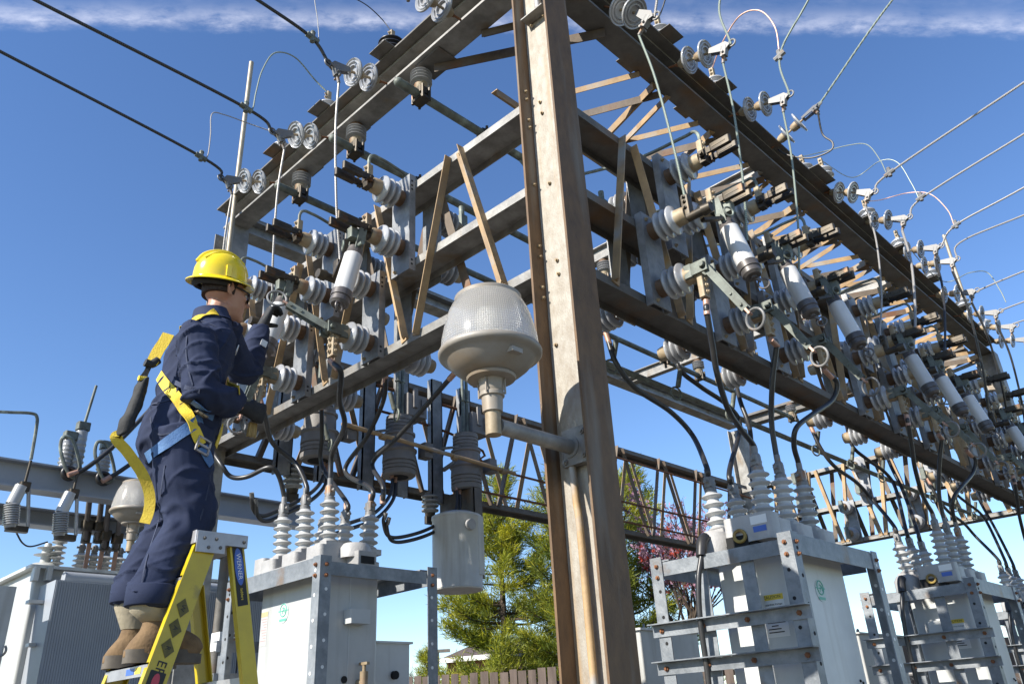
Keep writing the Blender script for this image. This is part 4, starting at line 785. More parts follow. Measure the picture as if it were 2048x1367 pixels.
# ------------------------------------------------------------------ older bay at far left
def wbeam(p, q, w, h, label, m='bigtank', name='bus_beam'):
    return tag(MB().sweep(p, q, Wprof(w, h, .016, .012)).build(name, M[m]), label, 'steel beam')
z0, z1 = P(0, 968, 'Y', 6).z, P(0, 912, 'Y', 6).z
wbeam((-7, 6.1, (z0 + z1) / 2), (2.3, 6.1, (z0 + z1) / 2), .2, z1 - z0, 'blue grey beam at far left running behind the legs of the worker')
z2, z3 = P(0, 1040, 'Y', 6.6).z, P(0, 1005, 'Y', 6.6).z
wbeam((-7, 6.7, (z2 + z3) / 2), (1.0, 6.7, (z2 + z3) / 2), .2, z3 - z2, 'lower blue grey beam at far left behind the hanging arresters')
GA = 'leaning fuse arresters at far left'
for i, (x0, lab) in enumerate(((35, 'leaning grey fuse arrester nearest the left edge of the photo'), (133, 'leaning grey fuse arrester right of the one at the left edge'))):
    t = P(x0 + 8, 972 + i * 14, 'Y', 5.9); m_ = P(x0 - 11, 1008 + i * 17, 'Y', 5.9); b_ = P(x0 - 14, 1055 + i * 17, 'Y', 5.9)
    r = empty('fuse_arrester', t, 0, lab, 'arrester', GA); d = m_ - t; e = b_ - t
    MB().cyl((0, 0, 0), d, .055, n=18).build('upper_tube', M['porcbush'], r)
    L_ = (e - d).length; pf = [(0, .06)]
    for k in range(9): pf += [(L_ * (k + .3) / 10, .068), (L_ * (k + .6) / 10, .068), (L_ * (k + .75) / 10, .055)]
    MB().lathe(d, e - d, pf + [(L_, .05)], 18).build('ribbed_body', M['porcgrey'], r)
    MB().cyl(V((.05, -.02, .02)), e + V((.13, -.02, .02)), .016).build('fuse_rod', M['alu'], r)
    MB().cbox((-.02, -.04, -.05), (.07, .04, .04), .02).cyl((.02, 0, 0), (.03, 0, .25), .012).build('end_fitting', M['dark'], r); MB().cbox(e + V((-.04, -.04, -.03)), e + V((.14, .04, .02)), .02).build('end_fitting', M['dark'], r)
line(mixp('Y', 6.35, 6.6, (33, 1065), (45, 1085), (62, 1092), (95, 1083)), .008, 'cable', 'sagging_lead', 'thin lead sagging from the left fuse arrester to the transformer bushing', 'wire')
GP = 'ribbed posts on the far left beam'
for i, (x, y, h) in enumerate(((128, 920, .3), (150, 905, .42), (204, 925, .27), (285, 930, .25))):
    p = P(x, 935 + (x - 133) * .17, 'Y', 6.1); p.z = z1
    r = empty('ribbed_post', p, 0, ['ribbed post left of the pair with cables on the far left beam', 'taller ribbed post with an upright tip on the far left beam', 'ribbed post with looped cable, second along the far left beam', 'ribbed post half hidden behind the yellow lanyard'][i], 'insulator', GP)
    pf = [(0, .07)]
    for k in range(7): pf += [(h * (k + .2) / 7, .055), (h * (k + .4) / 7, .068 - k * .002), (h * (k + .6) / 7, .068 - k * .002), (h * (k + .8) / 7, .055)]
    MB().lathe((0, 0, 0), (0, 0, 1), pf + [(h, .04)], 20).build('ribbed_body', M['porcgrey'], r, 60)
    o = MB().cbox((-.06, -.05, h), (.06, .05, h + .08), .02)
    if i == 1: o.cyl((0, 0, h), (.05, 0, h + .5), .014)
    o.build('top_terminal', M['verd'], r)
for i, (x, y, lab) in enumerate(((138, 946, 'black ring cable guide on the far left beam, left one'), (207, 956, 'black ring cable guide on the far left beam, right one'))):
    p = P(x, y, 'Y', 5.97); r = empty('cable_guide', p, 0, lab, 'cable guide', 'black ring cable guides')
    MB().ring((0, 0, 0), (0, 1, 0), .055, .022, 24, 10).cyl((0, .0, 0), (0, .06, 0), .05).build('rubber_ring', M['cable'], r)
    line(py_(5.95, (x, y + 4), (x - 10, y - 20), (x - 17, y - 50), (x - 12, y - 72), (x + 4, y - 70), (x + 14, y - 50), (x + 22, y - 10), (x + 12, y + 8), (x, y + 4)), .017, 'verd', 'looped_cable', 'green black cable looped through the ' + ('left' if i == 0 else 'right') + ' black ring guide', 'cable', 'looped cables at far left', 6)
bc(py_(5.9, (140, 948), (165, 940), (200, 915), (235, 885), (270, 850), (310, 805), (330, 760)), 'thick cable rising from the left ring guide behind the lanyard pack', .022)
bc(py_(5.9, (208, 960), (235, 945), (265, 925), (300, 905), (340, 870)), 'thick cable rising from the right ring guide behind the yellow lanyard', .022)
line(py_(6.2, (-20, 822), (20, 824), (62, 826), (74, 834), (72, 860), (62, 918)), .016, 'verd', 'bent_pipe', 'thin bent pipe standing on the far left beam', 'pipe')
GRD = 'dark rods down to the bushings at far left'
for i, (x, yt, yb_) in enumerate(((182, 970, 1085), (206, 975, 1085), (219, 1000, 1100), (243, 1020, 1100))):
    a = P(x, yt, 'Y', 6.4); b = P(x - 12, yb_, 'Y', 6.7)
    r = empty('bus_rod', a, 0, ORD[i] + ' dark rod from the left hanging down to the far left tank', 'bus rod', GRD); d = b - a
    MB().cyl((0, 0, 0), d, .028).build('rod', M['tubeend'], r); MB().cbox(d * .7 - V((.05, .05, .05)), d * .7 + V((.05, .05, .05)), .02).cbox(d - V((.04, .04, .0)), d + V((.04, .04, .16)), .02).build('connector', M['dark'], r)
# big radiator transformer
r = empty('power_transformer', (0, 0, 0), 0, 'large pale transformer with blue grey ribbed radiators at far left', 'transformer')
pa = P(62, 1135, 'Y', 6.6); pb = P(560, 1150, 'Y', 6.6); ztk = pa.z
MB().cbox((pa.x + .05, 6.62, .1), (pb.x + .3, 8.2, ztk), .03).build('tank_body', M['tank'], r)
MB().cbox((pa.x - .02, 6.55, ztk), (pb.x + .35, 8.25, ztk + .03), .02).build('tank_lid', M['tank'], r)
xa, xb = P(105, 1200, 'Y', 6.2).x, P(560, 1200, 'Y', 6.2).x; zr = P(165, 1165, 'Y', 6.2).z
n_ = 3; wd = (xb - xa) / 2.6
for k in range(n_):
    mb = MB(); x = xa + k * (wd + .05)
    while x < xa + k * (wd + .05) + wd: mb.box((x, 6.168, .4), (x + .014, 6.18, zr)); x += .022
    mb.box((xa + k * (wd + .05) - .01, 6.175, .38), (xa + k * (wd + .05) + wd + .015, 6.62, zr + .01)).build('radiator', M['bigtank'], r)
MB().cyl((xa + .1, 6.35, zr + .06), (xb, 6.35, zr + .06), .06, n=16).build('header_pipe', M['bigtank'], r)
for x in (62, 88): p = P(x, 1145, 'Y', 6.6); MB().cbox((p.x, 6.5, p.z - .08), (p.x + .05, 6.6, p.z + .05), .01).build('lifting_lug', M['tank'], r)
for y_ in (1210, 1295): p = P(70, y_, 'Y', 6.55); MB().box((p.x - .1, 6.4, p.z), (p.x + .2, 6.5, p.z + .03)).build('radiator_brace', M['tank'], r)
p = P(92, 1115, 'Y', 7.0); MB().lathe((p.x, 7.0, ztk), (0, 0, 1), [(0, .16), (.06, .16), (.12, .11), (.13, .05), (.2, .05), (.21, .12), (.215, .05), (.27, .05), (.28, .1), (.285, .04), (.33, .03)], 22).build('domed_bushing', M['tank'], r, 50)
for i, (x, n2) in enumerate(((113, 6), (160, 4), (186, 4), (212, 4), (238, 4), (262, 4))):
    p = P(x, 1120, 'Y', 6.95); bushing(r, (p.x, 6.95, ztk + .02), .42 if i == 0 else .3, (0, 0), .075, n2)
for x in (170, 198, 226): p = P(x, 1120, 'Y', 6.75); MB().box((p.x - .02, 6.7, ztk), (p.x + .02, 6.72, ztk + .32)).build('pink_barrier', M['copper'], r)
r = empty('grey_cabinet', (0, 0, 0), 0, 'grey green cabinet cut off at the lower left edge', 'cabinet'); p = P(28, 1180, 'Y', 6.0)
MB().cbox((p.x - .8, 6.0, .2), (p.x + .02, 6.5, P(28, 1172, 'Y', 6).z), .015).build('cabinet_body', M['tank'], r); MB().ring((p.x - .02, 5.98, P(28, 1300, 'Y', 6).z), (0, 1, 0), .05, .01, 16, 6, 0, 180).build('door_handle', M['iron'], r)
r = empty('meter_box', (0, 0, 0), 0, 'small white box with printed squares seen between the ladder legs', 'meter box'); a = P(440, 1262, 'Y', 4.6); b = P(473, 1300, 'Y', 4.6)
k_ = MB().box((a.x, 4.6, b.z), (b.x, 4.75, a.z)).build('box_body', M['white'], r); mb = MB()
for i in range(3):
    for j in range(3): mb.box((a.x + (b.x - a.x) * (.15 + .27 * i), 4.598, b.z + (a.z - b.z) * (.3 + .22 * j)), (a.x + (b.x - a.x) * (.33 + .27 * i), 4.6, b.z + (a.z - b.z) * (.45 + .22 * j)))
mb.build('printed_square', M['cap'], k_); MB().box(((a.x + b.x) / 2 - .03, 4.65, .05), ((a.x + b.x) / 2 + .03, 4.7, b.z)).build('box_post', M['rackgalv'], r)
# ------------------------------------------------------------------ trees, fences, buildings
def sprays(pts, size, seed, n=7, wide=.16, m='needle', spread=1.0, up=.35):
    """clumps of narrow needle blades round the given points"""
    rg = np.random.default_rng(seed); P0 = np.repeat(np.array([p[0] for p in pts]), n, 0); Dm = np.repeat(np.array([p[1] for p in pts]), n, 0)
    k = len(P0); d = Dm * .8 + rg.normal(0, .55, (k, 3)) * spread; d[:, 2] += up; d /= np.linalg.norm(d, axis=1)[:, None]
    s = np.cross(d, rg.normal(0, 1, (k, 3))); s /= np.linalg.norm(s, axis=1)[:, None]
    L = size * rg.uniform(.6, 1.3, (k, 1)); w = L * wide; P0 = P0 + rg.normal(0, size * .3, (k, 3))
    v = np.empty((k, 4, 3)); v[:, 0] = P0; v[:, 1] = P0 + d * L * .5 + s * w; v[:, 2] = P0 + d * L; v[:, 3] = P0 + d * L * .5 - s * w
    b = MB(); b.v = [tuple(q) for q in v.reshape(-1, 3)]; b.f = [(4 * i, 4 * i + 1, 4 * i + 2, 4 * i + 3) for i in range(k)]; return b
def quick(b, name, m, parent):
    me = bpy.data.meshes.new(name); me.from_pydata(b.v, [], b.f); me.materials.append(m); o = bpy.data.objects.new(name, me); COL.objects.link(o); o.parent = parent; return o
def pine(loc, H, Rb, label, seed, mats=('needle', 'needle2'), lean=(0, 0), base=.12, nd=15, size=.2, sparse=.0, power=.8):
    rg = random.Random(seed); r = empty('pine_tree', loc, 0, label, 'tree')
    MB().tube([(0, 0, 0), (lean[0] * .5, lean[1] * .5, H * .5), (*lean, H * .98)], [.02 * H, .011 * H, .012], 10, 4).build('trunk', M['bark'], r)
    br = MB(); A = []; B = []; z = base * H
    while z < H * .985:
        f = (z / H - base) / (1 - base); nb = rg.randint(4, 6)
        for k in range(nb):
            if rg.random() < sparse: continue
            an = rg.uniform(0, 6.283); L = Rb * (1 - f) ** power * rg.uniform(.6, 1.12) + .15; rise = (.1 + .5 * f) * L
            p0 = V((lean[0] * z / H, lean[1] * z / H, z + rg.uniform(-.1, .1))); dr = V((math.cos(an), math.sin(an), 0))
            mid = p0 + dr * L * .55 + V((0, 0, rise * .25 - .06 * L * (1 - f))); tip = p0 + dr * L + V((0, 0, rise))
            br.tube([p0, mid, tip], [.02 + .012 * L, .014, .006], 5, 3, False)
            nk = max(4, int(L * nd * 1.7))
            for j in range(nk):
                t = .22 + .8 * (j + rg.random()) / nk; q = p0.lerp(mid, t * 2) if t < .5 else mid.lerp(tip, t * 2 - 1)
                sd = V((-dr.y, dr.x, 0)) * rg.uniform(-1, 1) * L * .24 * (1.15 - t); q = q + sd + V((0, 0, rg.uniform(-.05, .12)))
                (A if rg.random() < .62 else B).append((tuple(q), tuple((dr * .7 + sd.normalized() * .5 if sd.length else dr) + V((0, 0, .3)))))
        z += rg.uniform(.034, .056) * H * (1 - .35 * f)
    br.build('branches', M['bark'], r)
    c = empty('x'); bpy.data.objects.remove(c)
    quick(sprays(A, size, seed, 18, .045), 'crown', M[mats[0]], r); quick(sprays(B, size, seed + 1, 18, .045), 'crown', M[mats[1]], r)
    return r
q = D(1012, 1340, 17.5); pt = P(1008, 945, 'Y', q.y); pine((q.x, q.y, 0), pt.z, 2.05, 'pine tree between the hanging can and the corner column', 5, base=.17, power=.8, sparse=.12)
q = D(1275, 1340, 19); pt = P(1275, 950, 'Y', q.y); pine((q.x, q.y, 0), pt.z, 2.3, 'broad pine tree right behind the corner column', 11, base=.1, nd=11, size=.22, power=.55, sparse=.3)
q = D(1190, 1340, 17); pt = P(1192, 930, 'Y', q.y); pine((q.x, q.y, 0), pt.z, 2.0, 'tall olive pine mostly hidden by the corner column', 23, ('needle2', 'needle'), base=.06, power=.5, sparse=.25)
q = D(855, 1335, 30); pine((q.x, q.y, 0), P(855, 1300, 'Y', q.y).z, .8, 'little bush like pine left of the brick building', 31, base=.1, nd=6, size=.2)
def bare_tree(loc, H, Rb, label, seed, mats, n=420, size=.1, name='flowering_tree', k=5):
    rg = random.Random(seed); r = empty(name, loc, 0, label, 'tree'); tw = MB(); pts = []
    def grow(p, d, L, w, lv):
        q = p + d * L; tw.tube([p, p.lerp(q, .5) + V((rg.uniform(-.05, .05),) * 3) * L, q], [w, w * .8, w * .6], 5, 2, False)
        if lv <= 2:
            for j in range(6): pts.append((tuple(p.lerp(q, rg.random())), tuple(d)))
        if lv == 0: return
        for j in range(rg.randint(2, 4)):
            nd_ = (d + V((rg.uniform(-1, 1), rg.uniform(-1, 1), rg.uniform(-.25, .6))) * .62).normalized(); grow(p.lerp(q, rg.uniform(.5, 1)), nd_, L * rg.uniform(.62, .85), w * .6, lv - 1)
    MB().tube([(0, 0, 0), (0, 0, H * .35)], [.12, .08], 8).build('trunk', M['bark'], r)
    for j in range(5): grow(V((0, 0, H * .33)), V((rg.uniform(-.6, .6), rg.uniform(-.6, .6), 1)).normalized(), H * .22, .05, 4)
    tw.build('branches', M['bark'], r)
    if mats:
        rg.shuffle(pts); cut = int(len(pts) * .9); quick(sprays(pts[:cut], size, seed, k, .4, spread=1.6), 'crown', M[mats[0]], r)
        if len(mats) > 1: quick(sprays([p for p in pts if p[0][2] < H * .72][:160], size, seed, 7, .45, spread=1.6), 'crown', M[mats[1]], r)
    return r
q = D(1372, 1340, 17); bare_tree((q.x, q.y, 0), P(1375, 900, 'Y', q.y).z * .9, 3, 'budding pink purple tree behind the rear truss', 4, ('blossom', 'redleaf'), size=.07, k=2)
q = D(1712, 1330, 45); bare_tree((q.x, q.y, 0), P(1712, 1250, 'Y', q.y).z, 2, 'small bare tree beyond the fence between the right racks', 9, None, name='bare_tree')
q = D(832, 1330, 40); bare_tree((q.x, q.y, 0), P(832, 1296, 'Y', q.y).z, 2, 'tiny bare tree beyond the fence left of the brick building', 12, None, name='bare_tree')
# plank fence on the far side of the yard
r = empty('plank_fence', (0, 0, 0), 0, 'grey brown plank fence along the back of the yard', 'fence'); rg = random.Random(3)
fa, fb = D(780, 1335, 14.5), D(2250, 1335, 12.0); zf = D(1000, 1342, 14).z
fa, fb = V((fa.x, fa.y, 0)), V((fb.x, fb.y, 0)); d = fb - fa; L = d.length; d.normalize(); nrm = V((d.y, -d.x, 0)); pl = MB(); t = 0
while t < L:
    w = rg.uniform(.13, .15); p = fa + d * t + nrm * (.0 if int(t * 7) % 2 else .03); h = zf + rg.uniform(-.02, .025)
    pl.bar(p + V((0, 0, h / 2)) , p + d * w + V((0, 0, h / 2)), .02, h); t += w + rg.uniform(.012, .05)
pl.build('plank', M['fence'], r)
MB().bar(fa + V((0, 0, zf - .25)) - nrm * .04, fb + V((0, 0, zf - .25)) - nrm * .04, .05, .09).build('fence_rail', M['fence'], r)
r = empty('wire_fence', (0, 0, 0), 0, 'chain link fence with a pale top pipe in front of the planks', 'fence')
ca, cb = V((*D(1080, 1345, 11).xy, 0)), V((*D(2200, 1345, 9.0).xy, 0)); zc_ = 1.83; d = (cb - ca); L = d.length; d.normalize(); up = V((0, 0, 1))
MB().cyl(ca + up * zc_, cb + up * zc_, .022, n=8).build('top_pipe', M['alu'], r)
ps = MB(); t = 0
while t < L: ps.cyl(ca + d * t, ca + d * t + up * (zc_ + .06), .03, n=8); t += 2.4
ps.build('post', M['tan'], r)
mb = MB(); t = -1.9
while t < L:
    for sg in (1, -1):
        a_, b_ = (t, t + 1.83) if sg > 0 else (t + 1.83, t)
        mb.tube([ca + d * a_ + up * .03, ca + d * b_ + up * zc_], .0022, 3, 0, False)
    t += .075
quick(mb, 'wire_mesh', M['wire'], r)
# brick building, house, far lights
def house(p, q, ybk, h, hr, label, win=4):
    r = empty('brick_building', (0, 0, 0), 0, label, 'building'); p, q = V(p), V(q); d = (q - p); L = d.length; d.normalize(); n_ = V((-d.y, d.x, 0)); dp = ybk
    MB().add([p, q, q + n_ * dp, p + n_ * dp, p + V((0, 0, h)), q + V((0, 0, h)), q + n_ * dp + V((0, 0, h)), p + n_ * dp + V((0, 0, h))], [(0, 1, 5, 4), (1, 2, 6, 5), (2, 3, 7, 6), (3, 0, 4, 7), (4, 5, 6, 7)]).build('wall', M['brick'], r)
    a = p - d * .6 - n_ * .8 + V((0, 0, h)); b = q + d * .6 - n_ * .8 + V((0, 0, h)); c = q + d * .6 + n_ * (dp + .8) + V((0, 0, h)); e = p - d * .6 + n_ * (dp + .8) + V((0, 0, h)); m1 = (a + e) / 2 + V((0, 0, hr)) + d * L * .2; m2 = (b + c) / 2 + V((0, 0, hr)) - d * L * .2
    MB().add([a, b, c, e, m1, m2], [(0, 1, 5, 4), (2, 3, 4, 5), (1, 2, 5), (3, 0, 4), (3, 2, 1, 0)]).build('roof', M['roof'], r)
    MB().bar(a, b, .25, .35).build('fascia', M['trim'], r)
    for k in range(win):
        c0 = p + d * L * (k + .5) / win - n_ * .02; f = MB().bar(c0 - d * .8 + V((0, 0, h * .5)), c0 + d * .8 + V((0, 0, h * .5)), .06, h * .5).build('window', M['trim'], r)
        MB().bar(c0 - d * .65 + V((0, 0, h * .5)) - n_ * .05, c0 + d * .65 + V((0, 0, h * .5)) - n_ * .05, .04, h * .42).build('pane', M['glass'], f)
    return r
a = D(893, 1330, 62); b = D(1010, 1330, 60); house((a.x, a.y, 0), (b.x, b.y, 0), 9, P(930, 1322, 'Y', a.y).z, 1.6, 'low brick building with pale eaves beyond the fence', 6)
a = D(430, 1340, 40); b = D(520, 1340, 38); house((a.x, a.y, 0), (b.x, b.y, 0), 6, D(450, 1338, 40).z, 1.2, 'house with a brown roof glimpsed between the ladder legs', 3)
p = D(876, 1330, 55); r = empty('parking_light', (p.x, p.y, 0), 0, 'thin pole with twin lamp heads beyond the fence', 'lamp'); h = P(876, 1301, 'Y', p.y).z
MB().cyl((0, 0, 0), (0, 0, h), .09, n=8).build('pole', M['galvdark'], r); MB().bar((-.6, .6, h), (.6, -.6, h), .3, .2).build('lamp_head', M['galvdark'], r)
# ------------------------------------------------------------------ yellow stepladder
YN = .93
def Yp(x, y, Y=YN): return P(x, y, 'Y', Y)
r = empty('stepladder', (0, 0, 0), 0, 'yellow fibreglass stepladder with aluminium steps under the worker', 'stepladder')
ft, fb_ = Yp(414, 1085), Yp(308, 1367); rt, rb = Yp(472, 1075), Yp(502, 1367)
def ext(a, b, z): return a + (b - a) * ((z - a.z) / (b.z - a.z))
fbt, rbt = ext(ft, fb_, .05), ext(rt, rb, .05); DYL = .40
Cch = lambda w, d_: [(-w / 2, 0), (w / 2, 0), (w / 2, d_), (w / 2 - .004, d_), (w / 2 - .004, .004), (-w / 2 + .004, .004), (-w / 2 + .004, d_), (-w / 2, d_)]
for name, a, b, w in (('front_rail', ft, fbt, .088), ('rear_rail', rt, rbt, .062)):
    for dy, fl in ((0, 1), (DYL, -1)):
        o = V((0, dy, 0)); MB().sweep(a + o, b + o, Cch(w, .03), (0, fl, 0)).build(name, M['lfib'], r)
        MB().bar(b + o + V((0, 0, -.03)), b + o + V((0, 0, .05)), .1, .05, (0, 1, 0)).build('rubber_foot', M['cable'], r)
for z in (2.13, 1.815, 1.51, 1.2, .9, .6, .3):
    p = ext(ft, fbt, z); st = MB().box((p.x - .05, YN + .006, z - .006), (p.x + .045, YN + DYL - .006, z)).box((p.x - .05, YN + .006, z - .045), (p.x - .046, YN + DYL - .006, z)).box((p.x + .041, YN + .006, z - .03), (p.x + .045, YN + DYL - .006, z)).build('step', M['lalu'], r)
    if abs(z - 1.815) < .01: MB().box((p.x - .0512, YN + .12, z - .034), (p.x - .0503, YN + .19, z - .012)).build('step_label', M['bluelab'], st); MB().box((p.x - .0512, YN + .06, z - .034), (p.x - .0503, YN + .11, z - .012)).build('step_label', M['yellowlab'], st)
for z in (1.75, 1.3, .8):
    p = ext(rt, rbt, z); MB().bar((p.x, YN + .01, z), (p.x, YN + DYL - .01, z), .02, .035).build('rear_brace', M['lalu'], r)
ct_ = MB(); zc0 = ft.z - .005
ct_.cbox((ft.x - .055, YN - .012, zc0), (rt.x + .05, YN + DYL + .012, zc0 + .05), .006)
tc_ = ct_.build('top_cap', M['lalu'], r)
pl_ = MB().box((ft.x - .05, YN - .018, zc0 - .035), (ft.x + .07, YN - .0125, zc0 + .045)).box((ft.x + .07, YN - .018, zc0 - .0), (rt.x + .04, YN - .0125, zc0 + .045)).build('hinge_plate', M['lalu'], r)
for dx, dz in ((-.02, .02), (.03, .02), (.0, -.015), (.05, -.012), (.15, .02)): MB().ball((ft.x + dx, YN - .019, zc0 + dz), .0075, 8).build('rivet', M['galvdark'], pl_)
fd = (fbt - ft).normalized(); rd = (rbt - rt).normalized(); fn = V((0, -1, 0))
def rail_m(a, d, t): return basis(a + d * t + V((0, -.0015, 0)), d, V((0, -1, 0)).cross(d))
rr_ = [o for o in r.children if o.name.startswith('front_rail')][0]; re_ = [o for o in r.children if o.name.startswith('rear_rail')][0]
tt = (Yp(476, 1150) - rt).length
lb = MB().bar(rt + rd * (tt - .12) + V((0, -.0012, 0)), rt + rd * (tt + .12) + V((0, -.0012, 0)), .044, .0012, (0, -1, 0)).build('maker_label', M['blacktext'], re_)
mt = Matrix.Translation(rt + rd * (tt - .035) + V((0, -.0022, 0)))
ov = MB(); pts_ = [(.075 * math.cos(R(10 * k)), .019 * math.sin(R(10 * k))) for k in range(36)]; ov.prism(pts_, 0, .0006)
bm2 = rail_m(rt, rd, tt - .035); bm2.translation += V((0, -.0006, 0))
ovo = ov.build('oval_badge', M['bluelab'], lb, xf=bm2); b3 = bm2.copy(); b3.translation += V((0, -.001, 0)); text('lettering', 'WERNER', .026, M['white'], lb, b3)
b4 = rail_m(rt, rd, tt + .075); b4.translation += V((0, -.0012, 0)); text('lettering', 'ladders', .016, M['yellowlab'], lb, b4)
for (px, py), ch in zip(((366, 1215), (350, 1255), (335, 1295)), 'WAR'):
    t = (Yp(px, py) - ft).dot(fd); m_ = rail_m(ft, fd, t)
    dm = MB().prism([(-.036, -.004), (-.004, -.028), (.036, .004), (.004, .028)], 0, .0006).build('worn_diamond', mat('worn dark decal', (.1, .085, .025), .7, 0, (.16, .13, .03), 40), rr_, xf=m_)
    m2_ = m_.copy(); m2_.translation += V((0, -.001, 0)); text('lettering', ch, .026, M['blacktext'], rr_, m2_)
t = (Yp(318, 1338) - ft).dot(fd); m_ = rail_m(ft, fd, t); text('lettering', 'ER.', .05, M['blacktext'], rr_, m_)
t = (Yp(303, 1360) - ft).dot(fd); m_ = rail_m(ft, fd, t); MB().cbox((-.035, -.03, 0), (.035, .03, .0006), .004).build('warning_label', M['blacktext'], rr_, xf=m_); m2_ = m_.copy(); m2_.translation += V((0, -.0008, 0)); MB().prism([(.028 * math.cos(R(15 * k)), .014 * math.sin(R(15 * k))) for k in range(24)], 0, .0005).build('warning_oval', M['redlab'], rr_, xf=m2_)
# ------------------------------------------------------------------ the worker
from mathutils import noise as NZ
def sect_loft(mb, secs, n=24):
    """secs: (centre, side axis, side radius, front axis, front radius)"""
    o = len(mb.v)
    for c, s_, a, f_, b in secs:
        c, s_, f_ = V(c), V(s_), V(f_)
        for k in range(n): an = 2 * math.pi * k / n; mb.v.append(tuple(c + s_ * a * math.cos(an) + f_ * b * math.sin(an)))
    for j in range(len(secs) - 1):
        for k in range(n): k2 = (k + 1) % n; mb.f.append((o + j * n + k, o + j * n + k2, o + (j + 1) * n + k2, o + (j + 1) * n + k))
    mb.f.append(tuple(o + k for k in range(n))[::-1]); mb.f.append(tuple(o + (len(secs) - 1) * n + k for k in range(n)))
def fuse(mb, name, m, parent, voxel, smooth=4, disp=None):
    """weld overlapping volumes into one continuous skin"""
    o = mb.build(name + '_raw', m); md = o.modifiers.new('r', 'REMESH'); md.mode = 'VOXEL'; md.voxel_size = voxel
    s2 = o.modifiers.new('s', 'SMOOTH'); s2.iterations = smooth; s2.factor = .5
    bpy.context.view_layer.update(); me = bpy.data.meshes.new_from_object(o.evaluated_get(bpy.context.evaluated_depsgraph_get())); bpy.data.objects.remove(o)
    me.name = name
    if disp:
        me.update(); nr = [V(v.normal) for v in me.vertices]
        for v, q in zip(me.vertices, nr): v.co = v.co + q * disp(v.co.copy())
    me.materials.clear(); me.materials.append(m); me.polygons.foreach_set('use_smooth', [True] * len(me.polygons))
    ob = bpy.data.objects.new(name, me); COL.objects.link(ob)
    if parent: ob.parent = parent
    return ob
YC = 1.17; FW = V((1, -.08, 0)).normalized(); SD = V((.08, 1, 0)).normalized()
J = dict(pel=P(362, 872, 'Y', YC), wai=P(382, 785, 'Y', YC), che=P(400, 715, 'Y', YC), sho=P(412, 668, 'Y', YC), nec=P(428, 640, 'Y', YC), hea=P(449, 590, 'Y', YC - .01),
    rs=P(396, 683, 'Y', .99), re=P(404, 782, 'Y', .93), rw=P(478, 812, 'Y', .98), rh=P(515, 816, 'Y', 1.0),
    ls=P(446, 668, 'Y', 1.36), le=P(490, 742, 'Y', 1.47), lw=P(527, 648, 'Y', 1.53), lh=P(548, 600, 'Y', 1.57),
    rhp=P(372, 895, 'Y', 1.07), rk=P(377, 1040, 'Y', 1.05), ra=P(302, 1195, 'Y', 1.05), lhp=P(348, 895, 'Y', 1.28), lk=P(342, 1040, 'Y', 1.3), la=P(270, 1190, 'Y', 1.3))
person = None
def torso(mb, k=1.):
    s = lambda c, a, b, f=FW: (c, SD, a * k, f, b * k)
    sect_loft(mb, [s(J['pel'] + V((-.01, 0, -.13)), .13, .11), s(J['pel'] + V((-.015, 0, -.06)), .18, .155), s(J['pel'] + V((-.01, 0, .04)), .185, .16), s(J['wai'], .165, .135), s(J['wai'].lerp(J['che'], .5), .175, .14), s(J['che'], .195, .15), s(J['che'].lerp(J['sho'], .6), .2, .135), s(J['sho'] + V((.0, 0, .015)), .155, .1), s(J['nec'] + V((0, 0, -.0)), .075, .075)])
# body under the clothes: head, neck, trunk, limbs, one continuous skin
b = MB(); torso(b, .8)
for a in (('lhp', 'lk', 'la'), ('rhp', 'rk', 'ra')): b.tube([J[a[0]] + V((0, 0, .05)), J[a[1]], J[a[2]] + V((0, 0, -.06))], [.085, .06, .042], 14, 5)
for a in (('ls', 'le', 'lw', 'lh'), ('rs', 're', 'rw', 'rh')): b.tube([J[a[0]], J[a[1]], J[a[2]]], [.052, .042, .031], 14, 6); b.tube([J[a[2]], J[a[2]].lerp(J[a[3]], .35)], [.03, .026], 12)
H0 = J['hea']; b.tube([J['nec'] + V((-.005, 0, -.05)), J['nec'] + V((.01, 0, .03)), H0 + V((-.012, 0, -.06))], [.064, .058, .06], 16, 4)
b.ball(H0 + V((-.008, 0, .03)), .1, 22, (1.0, .78, .98))
sect_loft(b, [(H0 + V((.025, 0, .03)), SD, .072, FW, .078), (H0 + V((.032, 0, -.03)), SD, .066, FW, .073), (H0 + V((.036, 0, -.075)), SD, .052, FW, .064), (H0 + V((.05, 0, -.108)), SD, .03, FW, .044), (H0 + V((.055, 0, -.118)), SD, .014, FW, .022)], 20)
b.ball(H0 + V((.1, 0, .028)), .022, 10, (.6, 2.0, .5)); b.tube([H0 + V((.1, 0, .02)), H0 + V((.118, 0, -.01)), H0 + V((.126, 0, -.03))], [.01, .013, .017], 8); b.ball(H0 + V((.104, 0, -.033)), .018, 8, (.7, 1.1, .6))
b.ball(H0 + V((.098, 0, -.064)), .016, 8, (.7, 1.5, .45)); b.ball(H0 + V((.094, 0, -.077)), .015, 8, (.7, 1.3, .5)); b.ball(H0 + V((.09, 0, -.105)), .02, 8)
for s_ in (-1, 1):
    e = H0 + V((-.012, s_ * .079, -.008)); b.tube([e + V((.012, 0, -.03)), e + V((-.002, s_ * .012, -.018)), e + V((-.016, s_ * .018, .012)), e + V((-.008, s_ * .016, .03)), e + V((.008, s_ * .008, .03)), e + V((.013, s_ * .003, .01))], .0075, 8, 4); b.ball(e, .02, 10, (.8, .35, 1.35))
    b.ball(H0 + V((.07, s_ * .045, -.015)), .026, 10, (1, .8, .8))
person = fuse(b, 'person', M['skin'], None, .0062, 3)
tag(person, 'worker in navy coveralls and yellow hard hat standing on the stepladder, reaching into the switches', 'person')
